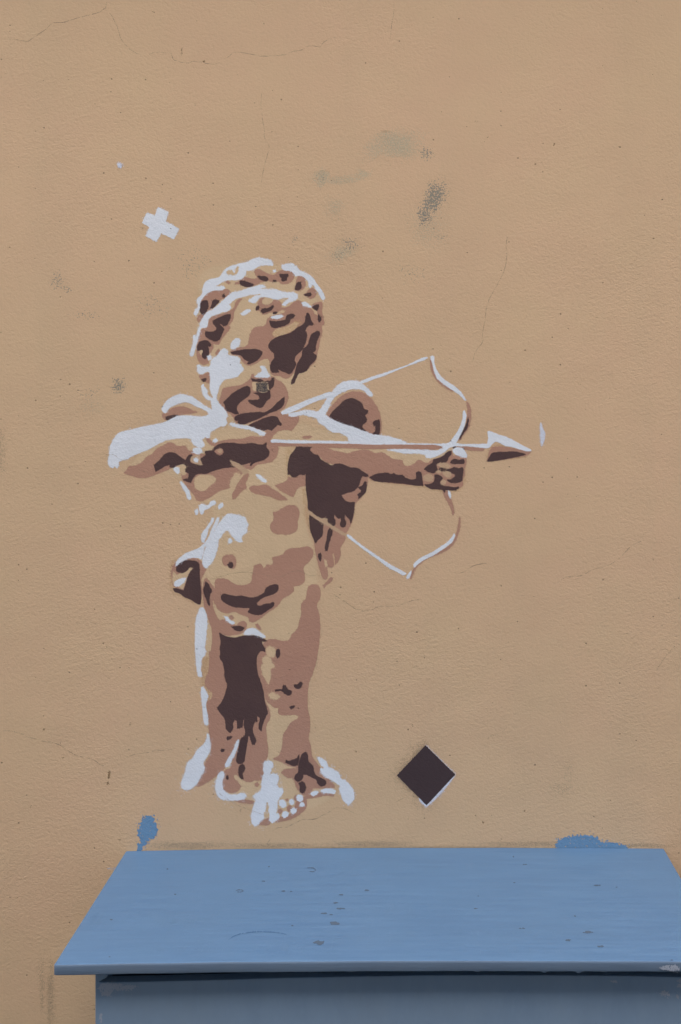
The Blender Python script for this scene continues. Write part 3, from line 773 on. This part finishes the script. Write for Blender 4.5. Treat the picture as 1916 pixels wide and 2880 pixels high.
STAINS = [  # x, y, rx, ry, rot, colour, core
    (1125, 404, 78, 46, 5, 'P', 0.95), (1062, 418, 50, 34, -20, 'P', 0.7), (965, 507, 70, 16, -6, 'P', 0.7), (1022, 490, 26, 15, 0, 'P', 0.8),
    (907, 500, 26, 30, 0, 'P', 0.9), (940, 584, 30, 34, 10, 'P', 0.6), (960, 712, 46, 24, -25, 'P', 0.8), (1205, 640, 60, 70, 20, 'P', 0.5),
    (1220, 560, 34, 62, 24, 'S', 0.70), (1196, 606, 26, 34, 10, 'S', 0.64), (1243, 545, 20, 42, 8, 'S', 0.50), (1200, 432, 26, 24, 30, 'S', 0.45),
    (905, 502, 18, 22, 0, 'S', 0.34), (988, 686, 32, 24, 15, 'S', 0.42), (952, 716, 30, 16, -30, 'S', 0.30), (1245, 668, 26, 12, 0, 'S', 0.32),
    (830, 672, 10, 20, 20, 'S', 0.38), (160, 790, 26, 30, 20, 'S', 0.40), (188, 812, 26, 12, 25, 'S', 0.38), (332, 1084, 24, 27, 0, 'S', 0.58),
    (246, 885, 44, 20, 0, 'S', 0.26), (246, 1108, 40, 22, 0, 'S', 0.25), (255, 1140, 50, 30, 0, 'P', 0.35), (545, 745, 60, 50, 0, 'S', 0.24),
    (430, 860, 60, 60, 0, 'S', 0.22), (1160, 770, 60, 34, 0, 'S', 0.22), (1580, 2215, 50, 22, 0, 'G', 0.4), (1600, 2180, 30, 40, 0, 'G', 0.3)]
for i, (x, y, rx, ry, rot, c, core) in enumerate(STAINS):
    blot('mould_stain', x, y, rx, ry, rot, c, wall, core, i)
MARKS = [(307, 2180, 4.5, 16, 6, 1.0), (303, 2203, 5, 6, 0, 0.7), (124, 2052, 3.5, 6, 30, 0.7), (177, 2131, 4, 3, -40, 0.9), (87, 2268, 2.5, 5, 40, 0.7),
         (511, 144, 3, 14, 3, 0.7), (574, 173, 3.5, 3.5, 0, 1.0), (1558, 408, 2.5, 6, 25, 0.9), (1340, 341, 8, 1.6, 2, 0.6), (1477, 985, 3.2, 3.2, 0, 1.0),
         (1160, 2039, 3, 8, -30, 0.8), (1117, 1860, 2.4, 2.4, 0, 1.0), (1002, 2114, 3, 3, 0, 1.0), (1338, 2294, 2.5, 2.5, 0, 1.0), (1359, 2313, 3, 3, 0, 1.0),
         (1476, 2281, 2.8, 2.8, 0, 1.0), (365, 2037, 5, 9, 20, 0.5), (676, 2280, 4, 9, 5, 0.5), (403, 642, 9, 3, 10, 0.6), (434, 35, 7, 2, 20, 0.5),
         (337, 2362, 3, 2.5, 0, 0.9), (1372, 385, 4, 4, 0, 0.5), (1678, 893, 10, 1.4, -3, 0.5), (1630, 1080, 9, 1.8, 25, 0.5), (300, 1820, 2.5, 2.5, 0, 0.8)]
for i, (x, y, rx, ry, rot, core) in enumerate(MARKS):
    blot('brown_mark', x, y, rx, ry, rot, 'T', wall, core, i + 50)
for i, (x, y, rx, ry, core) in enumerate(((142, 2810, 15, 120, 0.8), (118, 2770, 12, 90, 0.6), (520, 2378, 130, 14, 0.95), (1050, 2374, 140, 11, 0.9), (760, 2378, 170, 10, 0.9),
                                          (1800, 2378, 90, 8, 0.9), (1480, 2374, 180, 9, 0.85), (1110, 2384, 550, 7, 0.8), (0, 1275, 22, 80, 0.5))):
    blot('grime_and_shade_streak', x, y, rx, ry, 0, 'G', wall, core, i + 90)  # strips along the board's back paint in contact shade as well as dirt

CRACKS = [(17, "35,180 70,180 130,188 150,178 180,155 215,130 240,108 290,103 340,88 400,72 450,58 485,38 497,-8", 2.6),
          (17, "485,38 515,75 540,125 555,175 580,210 620,240 650,255", 2.4),
          (17, "680,250 720,240 785,245 800,275 830,285 865,290 880,283 935,288 975,295 1010,288", 2.5),
          (17, "1010,272 1050,262 1070,240 1110,240 1150,248 1200,258 1250,255 1310,252 1340,238 1385,230 1420,210 1470,215 1500,185 1540,170", 2.5),
          (17, "1208,400 1200,470 1205,540 1215,600 1215,630 1235,665 1235,690 1215,760 1208,800 1200,860", 2.2),
          (22, "245,-3822 248,-3770 238,-3700 232,-3640", 2.0),
          (14, "330,20 315,150 320,200 300,310 255,400 200,500 175,580 165,660 145,760 150,810 110,870 90,900 75,960 45,1010", 2.0),
          (18, "-10,440 50,435 130,447 180,463 220,488 270,495 340,515 400,523 470,545 510,575 550,600 610,632 680,645 740,665 800,705 845,715", 2.4),
          (18, "930,640 1000,640 1060,620 1140,605 1190,600 1220,588 1290,590 1340,583 1400,592", 2.1),
          (18, "1440,608 1490,618 1540,612", 2.0),
          (19, "80,255 130,285 175,318 235,330 280,313 370,305 430,285 480,280", 2.3),
          (19, "1040,215 1075,188 1110,183 1150,178 1190,155 1250,140 1300,110 1335,75 1370,45 1420,25", 2.1),
          (19, "590,180 640,165 690,135 730,128 770,130", 1.9), (19, "1450,605 1490,540 1550,470", 1.9), (19, "735,895 750,865 800,850 830,825", 1.9),
          (19, "1430,38 1470,40 1530,36", 1.9),
          (11, "820,755 870,720 950,715 1000,690 1080,655 1150,655 1220,630 1290,595 1340,565 1380,555 1430,565 1490,595 1560,620", 2.4),
          (12, "0,715 50,718 100,690 170,655 260,615", 2.4), (21, "1252,0 1240,35 1215,68", 2.0)]
for t, s, w in CRACKS:
    ribbon('crack', t, s, w, 'R', wall)

# ------------------------------------------------------------------ the stencilled cupid
mural_origin = Vector((wx(780), -0.0005, wz(2320)))
mural = empty('cupid_mural', mural_origin)
tag(mural, 'stencilled winged cupid in white, rose and dark brown drawing a bow, painted on the wall', 'mural')
parts = {}
PART_LABEL = {'head': 'curly-haired child head with a lowered gaze', 'wing': 'dark wing behind the bow arm', 'small_wing': 'small far wing over the shoulder',
              'drawing_arm': 'white raised arm pulling the string', 'bow_arm': 'outstretched arm with a fist on the bow', 'torso': 'bare chest and round belly',
              'drapery': 'dark cloth end at the hip', 'leg': None, 'foot': None, 'bow': 'thin white and rose curved bow', 'arrow': 'long arrow with a broad barbed head'}
SHAPES.sort(key=lambda s: (s[0], s[1]))
for order, _, part, col, P_, feather, corner in SHAPES:
    if col == 'B':
        paint_mesh('cream_base_coat', smooth_outline(P_, 6, corner), 9, on_wall(next_depth(True), mural_origin), M['B'], mural, 2.4, 16)
        continue
    if part in ('leg', 'foot'):
        cx = sum(p[0] for p in P_) / len(P_)
        part = part + ('' if cx < (715 if part == 'leg' else 700) else ' ')
    if part not in parts:
        e = empty(part.strip(), (0, 0, 0), mural)
        if PART_LABEL.get(part):
            e['label'] = PART_LABEL[part]
        parts[part] = e
    mat = M['M' if col == 'N' else col]
    out = smooth_outline(P_, 3.2, corner)
    paint_mesh(PATCH_NAME[col], out, FEATHER[col] if feather is None else feather, on_wall(next_depth(col in 'BOQ'), mural_origin), mat, parts[part])
# cracks of the plaster running through the paint
for t, s, w in ((11, "290,340 350,400 440,470 560,540 650,575 720,600 800,630", 2.0),
                (9, "350,110 470,80 560,55 640,40 740,30 820,45 920,55 1020,80 1100,70 1180,30 1270,20 1350,60 1420,60 1500,70", 1.7),
                (3, "-10,690 60,692 130,695 180,715 220,745 260,770", 2.0), (3, "300,820 360,830 420,850 480,868 520,875", 1.8),
                (3, "940,320 900,360 860,410 825,440", 1.6)):
    ribbon('crack', t, s, w, 'R', wall)


# ------------------------------------------------------------------ other paint on the wall
def wall_paint(name, label, cat, layers, group=None):
    first = layers[0][1]
    o = None
    for col, P_, feather, corner, pname in layers:
        cx = sum(p[0] for p in P_) / len(P_)
        cy = max(p[1] for p in P_)
        if o is None:
            org = Vector((wx(cx), -0.0005, wz(cy)))
            if len(layers) > 1:
                o = empty(name, org)
            else:
                o = paint_mesh(name, smooth_outline(P_, 3.2, corner), feather, on_wall(next_depth(), org), M[col], None)
                o.location = org
                break
        paint_mesh(pname, smooth_outline(P_, 3.2, corner), feather, on_wall(next_depth(), org), M[col], o)
    return tag(o, label, cat, group)


wall_paint('painted_cross', 'small tilted white cross sprayed on the wall above the cupid', 'painted mark',
           [('W', pts(13, "595,195 810,290 740,500 1040,660 930,865 650,740 550,925 330,810 410,605 250,515 345,310 525,380"), 4.0, 20, '')])
wall_paint('painted_diamond', 'dark brown diamond with a white edge sprayed beside the cupid feet', 'painted mark',
           [('G', pts(12, "380,150 420,690 150,425"), 18, 20, 'brown_overspray'),
            ('F', pts(12, "412,130 700,413 560,590 470,680 418,726 400,712 350,660"), 4.0, 20, 'white_edge'),
            ('X', pts(12, "408,128 697,412 418,711 130,420"), 1.6, 20, 'brown_lozenge')])
wall_paint('white_paint_sliver', 'faint upright white sliver of spray paint near the arrow tip', 'painted mark',
           [('F', pts(14, "562,1400 572,1430 585,1460 590,1490 582,1530 568,1565 563,1500"), 4, 40, '')])
wall_paint('white_paint_dot', 'tiny white paint dot high on the wall above the cross', 'painted mark',
           [('F', pts(17, "541,752 552,748 560,760 555,770 544,768"), 4, 62, '')])
wall_paint('blue_paint_smear', 'tall blue paint smear on the wall at the cabinet back corner', 'paint smear',
           [('U', pts(15, "375,155 420,150 470,165 485,230 510,280 525,340 515,390 480,450 465,430 420,450 390,500 355,510 350,530 320,570 290,575 268,548 320,515 278,490 310,460 278,440 270,385 295,310 295,240 330,200"), 9, 40, 'smear'),
            ('U', pts(15, "250,620 270,590 310,585 318,612 300,640 250,640"), 4, 62, 'fleck'),
            ('U', pts(15, "475,120 490,105 497,118 485,132"), 3, 62, 'fleck')])
wall_paint('blue_paint_smear', 'low patchy blue paint smear along the far end of the blue top', 'paint smear',
           [('U', pts(16, "262,220 270,185 310,150 400,140 440,125 510,125 600,130 670,140 680,165 710,185 730,205 780,195 860,205 930,225 990,234 990,246 260,246"), 10, 50, 'smear'),
            ('U', pts(16, "236,205 250,195 254,225 240,228"), 3, 62, 'fleck')])


# ------------------------------------------------------------------ the cabinet
F_FRONT = 1.256
BD = D * (1 - 1 / F_FRONT)            # depth of the top board
XL, XR = wx(355), wx(1867)
ZT = wz(2383.5)
TH = 0.0149


def bow(x):
    """the board sags a little towards its ends"""
    x0 = wx(1230)
    t = (x - x0) / (XL - x0) if x < x0 else (x - x0) / (XR - x0)
    return -(0.0056 if x < x0 else 0.0012) * t * t


def wood_paint(name, a, b_, c_, rough, axis=(1.0, 10.0, 10.0), bump=0.25, speck=0.5, scale=9, tint=None):
    m = bpy.data.materials.new(name)
    nt = NT(m)
    bs = principled(nt, rough, 0.35)
    g = nt.add('ShaderNodeNewGeometry')
    mp = nt.add('ShaderNodeMapping')
    mp.inputs['Scale'].default_value = axis
    nt.link(g.outputs['Position'], mp.inputs['Vector'])
    v = mp.outputs[0]
    n1 = nt.noise(v, scale, 5, 0.62, 0.25)
    n2 = nt.noise(v, scale * 7, 3, 0.6)
    n3 = nt.noise(g.outputs['Position'], 5, 4, 0.6)
    c = nt.mix(nt.mapr(n1, 0.34, 0.66), a, b_)
    c = nt.mix(nt.mapr(n3, 0.40, 0.68, 0, 0.55), c, c_)
    c = nt.mix(nt.mapr(n2, 0.52, 0.74, 0, 0.3), c, tuple(min(1, x * 1.15) for x in a))
    vo = nt.add('ShaderNodeTexVoronoi')
    vo.inputs['Scale'].default_value = 55
    nt.link(g.outputs['Position'], vo.inputs['Vector'])
    sp = nt.add('ShaderNodeSeparateColor')
    nt.link(vo.outputs['Color'], sp.inputs[0])
    size = nt.mapr(sp.outputs[0], 0.72, 1.0, -0.02, 0.06)
    dot = nt.mapr(nt.math('SUBTRACT', size, vo.outputs['Distance']), 0, 0.03)
    c = nt.mix(nt.math('MULTIPLY', dot, speck), c, (0.06, 0.09, 0.14))
    nt.link(c, bs.inputs['Base Color'])
    rr = nt.mapr(n1, 0.3, 0.7, rough - 0.07, rough + 0.08)
    nt.link(rr, bs.inputs['Roughness'])
    h = nt.math('ADD', n2, nt.math('MULTIPLY', n1, 0.8))
    h = nt.math('SUBTRACT', h, nt.math('MULTIPLY', dot, 0.8))
    bp = nt.add('ShaderNodeBump')
    bp.inputs['Strength'].default_value = bump
    bp.inputs['Distance'].default_value = 0.0012
    nt.link(h, bp.inputs['Height'])
    nt.link(bp.outputs[0], bs.inputs['Normal'])
    return m


M_TOP = wood_paint('blue_board_paint', (0.096, 0.186, 0.312), (0.120, 0.220, 0.350), (0.108, 0.196, 0.308), 0.52, (1, 14, 14), 0.4)
M_EDGE = wood_paint('greyer_blue_edge', (0.120, 0.168, 0.232), (0.140, 0.190, 0.255), (0.150, 0.180, 0.215), 0.6, (1, 11, 11))
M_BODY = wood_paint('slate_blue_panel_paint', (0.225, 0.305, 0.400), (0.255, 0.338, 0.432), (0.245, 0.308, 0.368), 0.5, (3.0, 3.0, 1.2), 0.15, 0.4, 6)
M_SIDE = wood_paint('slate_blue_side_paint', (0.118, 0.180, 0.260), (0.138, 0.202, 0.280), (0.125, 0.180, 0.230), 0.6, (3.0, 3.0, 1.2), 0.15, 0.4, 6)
M_SCUFF = paint_material('pale_scuff', (0.40, 0.42, 0.47), grain=0.7, pits=0.0, opacity=0.8, gscale=420, amp=0.2)
M_CHIP = paint_material('worn_grey_chip', (0.095, 0.130, 0.175), grain=0.6, pits=0.0, opacity=0.85, gscale=300, amp=0.2)
M_LINE = paint_material('scratch_line', (0.085, 0.165, 0.28), grain=0.5, pits=0.0, opacity=0.7, gscale=200, amp=0.2)

cab_y = -BD * 0.5
cab = empty('cabinet', (0.5 * (XL + XR), cab_y, 0))
tag(cab, 'slate grey wooden cabinet with an overhanging sky blue top against the wall', 'cabinet')
CO = Vector(cab.location)


def cab_obj(name, bm, mat, parent=cab, smooth=False):
    for v in bm.verts:
        v.co -= CO
    return bm_obj(name, bm, mat, parent, smooth)


# top board: a bowed plank with softened front and end edges
def board():
    bm = bmesh.new()
    nx = 60
    r = 0.0035
    yb, yf = -0.0015, -BD
    prof = [(yb, -TH), (yb, 0)]
    for k in range(7):
        y = yb + (yf + r - yb) * (k + 1) / 7
        prof.append((y, 0))
    for k in range(1, 5):
        a = R(90 * k / 4)
        prof.append((yf + r - r * math.sin(a), -r + r * math.cos(a)))
    rb = 0.0015
    for k in range(0, 4):
        a = R(90 * k / 3)
        prof.append((yf + rb - rb * math.cos(a), -TH + rb - rb * math.sin(a)))
    drips = [(wx(VX + (1343 - VX) / F_FRONT), 0.0016, 0.0045), (wx(VX + (1531 - VX) / F_FRONT), 0.0020, 0.0040),
             (wx(VX + (1628 - VX) / F_FRONT), 0.0024, 0.0045), (wx(VX + (1700 - VX) / F_FRONT), 0.0008, 0.004), (wx(VX + (985 - VX) / F_FRONT), 0.0007, 0.004)]
    xs = sorted(set([XL, XL + 0.001, XL + 0.003, XR - 0.003, XR - 0.001, XR] + [XL + (XR - XL) * i / nx for i in range(nx + 1)] +
                    [d[0] + q * d[2] for d in drips for q in (-2, -1.3, -0.8, -0.4, 0, 0.4, 0.8, 1.3, 2)]))
    rows = []
    for x in xs:
        e = min(x - XL, XR - x)
        ins = 0.0012 * (1 - min(1, e / 0.003)) ** 2
        row = []
        for (y, z) in prof:
            zz = z
            if z <= -TH + 0.0006 and y < yf + 0.004:
                for dx, dh, dw in drips:
                    zz -= dh * math.exp(-((x - dx) / dw * 1.25) ** 2)
                zz -= 0.0004 * mnoise.noise(Vector((x * 60, 1, 2)))
            if abs(z) < 1e-6:
                zz -= ins
            zz += 0.0003 * mnoise.noise(Vector((x * 9, y * 9, 4)))
            row.append(bm.verts.new((x, y + (ins if y < yf + 0.004 else 0) + 0.0005 * mnoise.noise(Vector((x * 14, 7, z * 20))) * (y < yf + 0.004), ZT + bow(x) + zz)))
        rows.append(row)
    n = len(prof)
    for a, b in zip(rows, rows[1:]):
        for k in range(n):
            j = (k + 1) % n
            bm.faces.new((a[k], b[k], b[j], a[j]))
    bm.faces.new(rows[0][::-1])
    bm.faces.new(rows[-1])
    bmesh.ops.recalc_face_normals(bm, faces=bm.faces)
    return cab_obj('top_board', bm, M_TOP, smooth=False)


top = board()
for p in top.data.polygons:
    p.use_smooth = len(p.vertices) == 4
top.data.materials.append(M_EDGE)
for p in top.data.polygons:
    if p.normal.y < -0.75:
        p.material_index = 1  # forward-facing faces take a greyer blue than the top
try:
    top.data.set_sharp_from_angle(angle=R(40))
except Exception:
    pass

# carcass
FB = 0.318                       # front of the carcass from the wall
kB = D / (D - FB)
bxl = wx(VX + (268 - VX) / kB)
bxr = XR - (bxl - XL)


def ubot(x):
    return ZT + bow(x) - TH


def zb(py):
    """height of a photograph row on the carcass front"""
    return H + (VY - py) * S / kB


def xb(px):
    return (px - VX) * S / kB


def front_panel():
    prof = [(bxl, 0.06)]
    prof += [(bxl, ubot(bxl) - 0.0006), (xb(307) + 0.004, ubot(xb(307)) - 0.0006)]
    prof += [(xb(300), zb(2750)), (xb(288), zb(2756)), (xb(278), zb(2761)), (xb(283), zb(2764))]
    for px, py in ((330, 2763), (430, 2761), (600, 2757), (800, 2751), (1000, 2747), (1200, 2744), (1400, 2743), (1600, 2744), (1800, 2746)):
        prof.append((xb(px), zb(py)))
    prof += [(bxr - 0.0075, zb(2749)), (bxr - 0.006, ubot(bxr) - 0.0006), (bxr, ubot(bxr) - 0.0006), (bxr, 0.06)]
    bm = bmesh.new()
    f = bm.faces.new([bm.verts.new((x, -FB, z)) for x, z in prof])
    f.normal_update()
    ex = bmesh.ops.extrude_face_region(bm, geom=[f])
    for v in ex['geom']:
        if isinstance(v, bmesh.types.BMVert):
            v.co.y += 0.016
    bmesh.ops.recalc_face_normals(bm, faces=bm.faces)
    es = [e for e in bm.edges if all(abs(v.co.y + FB) < 1e-5 for v in e.verts)]
    bmesh.ops.bevel(bm, geom=es, offset=0.0012, segments=2, affect='EDGES', profile=0.5, clamp_overlap=True)
    bm.normal_update()
    bmesh.ops.triangulate(bm, faces=[q for q in bm.faces if len(q.verts) > 4], ngon_method='EAR_CLIP')
    return cab_obj('front_panel', bm, M_BODY)


fp = front_panel()


def cbox(name, x0, x1, y0, y1, z0, z1, mat, bev=0.001):
    bm = bmesh.new()
    bmesh.ops.create_cube(bm, size=1)
    for v in bm.verts:
        v.co = Vector((x0 + (v.co.x + .5) * (x1 - x0), y0 + (v.co.y + .5) * (y1 - y0), z0 + (v.co.z + .5) * (z1 - z0)))
    if bev:
        bmesh.ops.bevel(bm, geom=list(bm.edges), offset=bev, segments=2, affect='EDGES', profile=0.5)
    return cab_obj(name, bm, mat)


zt_in = ZT - TH - 0.0075
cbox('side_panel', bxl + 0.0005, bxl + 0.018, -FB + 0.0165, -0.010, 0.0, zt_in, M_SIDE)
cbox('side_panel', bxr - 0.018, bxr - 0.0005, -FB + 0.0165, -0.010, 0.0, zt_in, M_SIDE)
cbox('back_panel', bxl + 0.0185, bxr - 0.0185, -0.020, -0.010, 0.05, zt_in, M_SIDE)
cbox('bottom_panel', bxl + 0.0185, bxr - 0.0185, -FB + 0.0170, -0.0205, 0.05, 0.066, M_SIDE)
cbox('plinth', bxl + 0.02, bxr - 0.02, -FB + 0.03, -FB + 0.045, 0.0, 0.049, M_SIDE)


def on_top(off):
    def f(px, py):
        # meet the bowed top plane along the line of sight
        z = ZT
        for _ in range(4):
            k = (z - H) / ((VY - py) * S)
            x = (px - VX) * S * k
            z = ZT + bow(x) + off
        return tuple(Vector((x, -D + D * k, z)) - CO)
    return f


def on_front(off, y=FB):
    k = D / (D - y)
    return lambda px, py: tuple(Vector(((px - VX) * S / k, -y - off, H + (VY - py) * S / k)) - CO)


def ragged(cx, cy, rx, ry, seed, n=18, rough=0.8, rot=0):
    o = []
    for i in range(n):
        a = 2 * math.pi * i / n
        q = 1 + rough * mnoise.noise(Vector((math.cos(a) * 1.7 + seed * 2.3, math.sin(a) * 1.7, seed * 1.1)))
        x, y = math.cos(a) * rx * q, math.sin(a) * ry * q
        o.append((cx + x * math.cos(R(rot)) - y * math.sin(R(rot)), cy + x * math.sin(R(rot)) + y * math.cos(R(rot))))
    return o


chips = [(900, 2651, 17, 5.5), (941, 2596, 13, 4), (912, 2569, 9, 2), (943, 2539, 7, 2), (957, 2555, 9, 1.8), (797, 2506, 5, 1.6), (820, 2507, 4, 1.5), (932, 2572, 4, 1.5),
         (960, 2516, 5, 1.8), (1032, 2504, 6, 1.4), (1338, 2555, 6, 1.2), (1468, 2611, 8, 2), (1680, 2490, 8, 1.6), (1445, 2409, 3, 1.6), (1478, 2431, 5, 1.2),
         (1655, 2622, 12, 3), (1597, 2644, 8, 3), (1690, 2662, 10, 2.4), (741, 2478, 4, 1), (757, 2437, 2, 1.4), (471, 2444, 2.4, 1.4), (493, 2515, 3, 1.6), (1346, 2520, 2, 1.2),
         (1447, 2482, 2.4, 1.2), (1618, 2576, 3, 1.4), (1734, 2495, 2, 1.4), (823, 2603, 2.5, 1.5), (313, 2586, 3, 1.6), (309, 2691, 2.5, 1.5), (1890, 2700, 3, 1.5)]
for i, (x, y, rx, ry) in enumerate(chips):
    paint_mesh('paint_chip', smooth_outline(ragged(x, y, rx, ry * 0.8, i), 2), 1.2, on_top(0.00035 + i * 1e-6), M_CHIP, top, 1.5)


def top_line(name, s, tile, w, mat, off):
    base = smooth_outline(pts(tile, s), 6, 60, closed=False)
    L, Rr = [], []
    n = len(base)
    for i, p in enumerate(base):
        t = (base[min(i + 1, n - 1)] - base[max(i - 1, 0)]).normalized()
        nn = Vector((-t.y, t.x)) * w * (0.3 + 0.7 * math.sin(math.pi * (i + 0.5) / n))
        L.append(p + nn)
        Rr.append(p - nn)
    return paint_mesh(name, L + Rr[::-1], 1.0, on_top(off), mat, top, 1.4)


M_BRUSH = paint_material('chalky_brush_mark', (0.150, 0.250, 0.375), grain=0.5, pits=0.0, opacity=0.36, gscale=260, amp=0.2)
for i, (x, y, rx, ry, rot) in enumerate(((320, 2580, 75, 14, -4), (520, 2590, 150, 6, -1), (420, 2440, 140, 4, -2), (1300, 2625, 220, 4, 0), (700, 2668, 330, 5, -1), (1560, 2622, 110, 3, 1),
                                          (1100, 2560, 260, 5, 0), (1700, 2560, 120, 7, 2), (820, 2470, 220, 4, -1), (1250, 2440, 300, 4, 0), (1560, 2675, 240, 5, 1), (1000, 2640, 120, 9, 0))):
    paint_mesh('brush_mark', smooth_outline(ragged(x, y, rx, ry, i + 11, 26, 0.5, rot), 4), ry * 1.3, on_top(0.00030 + i * 2e-6), M_BRUSH, top)
top_line('scratch', "1050,495 1075,478 1110,466 1150,460 1205,457 1260,460 1320,470", 21, 1.0, M_LINE, 0.00040)
top_line('scratch', "1083,270 1092,266 1105,265 1117,268 1118,272 1105,276 1090,275", 21, 0.8, M_CHIP, 0.00041)
top_line('scratch', "1412,165 1440,165 1452,175 1440,182 1420,180", 21, 0.8, M_CHIP, 0.00042)

scuffs = [(310, 2776, 30, 8, 0), (345, 2778, 40, 4, -3), (300, 2792, 12, 8, 0), (284, 2862, 3, 12, 0), (286, 2780, 7, 5, 0), (1728, 2761, 8, 3, 12), (1870, 2794, 10, 4, 12), (1911, 2773, 6, 4, 0),
          (1906, 2803, 3, 5, -15), (1914, 2758, 8, 3, 0)]
for i, (x, y, rx, ry, rot) in enumerate(scuffs):
    paint_mesh('pale_scuff', smooth_outline(ragged(x, y, rx, ry, i + 40, 22, 0.7, rot), 2), 7 if rx > 9 else 3, on_front(0.0001 + i * 1e-6), M_SCUFF, fp)
for i, (x, y, rx, ry) in enumerate(((1882, 2721, 22, 6), (1895, 2724, 14, 4))):
    paint_mesh('pale_scuff', smooth_outline(ragged(x, y, rx, ry, i + 70, 22, 0.6), 2), 6, on_front(0.0012 + i * 1e-5, BD), M_SCUFF, top)
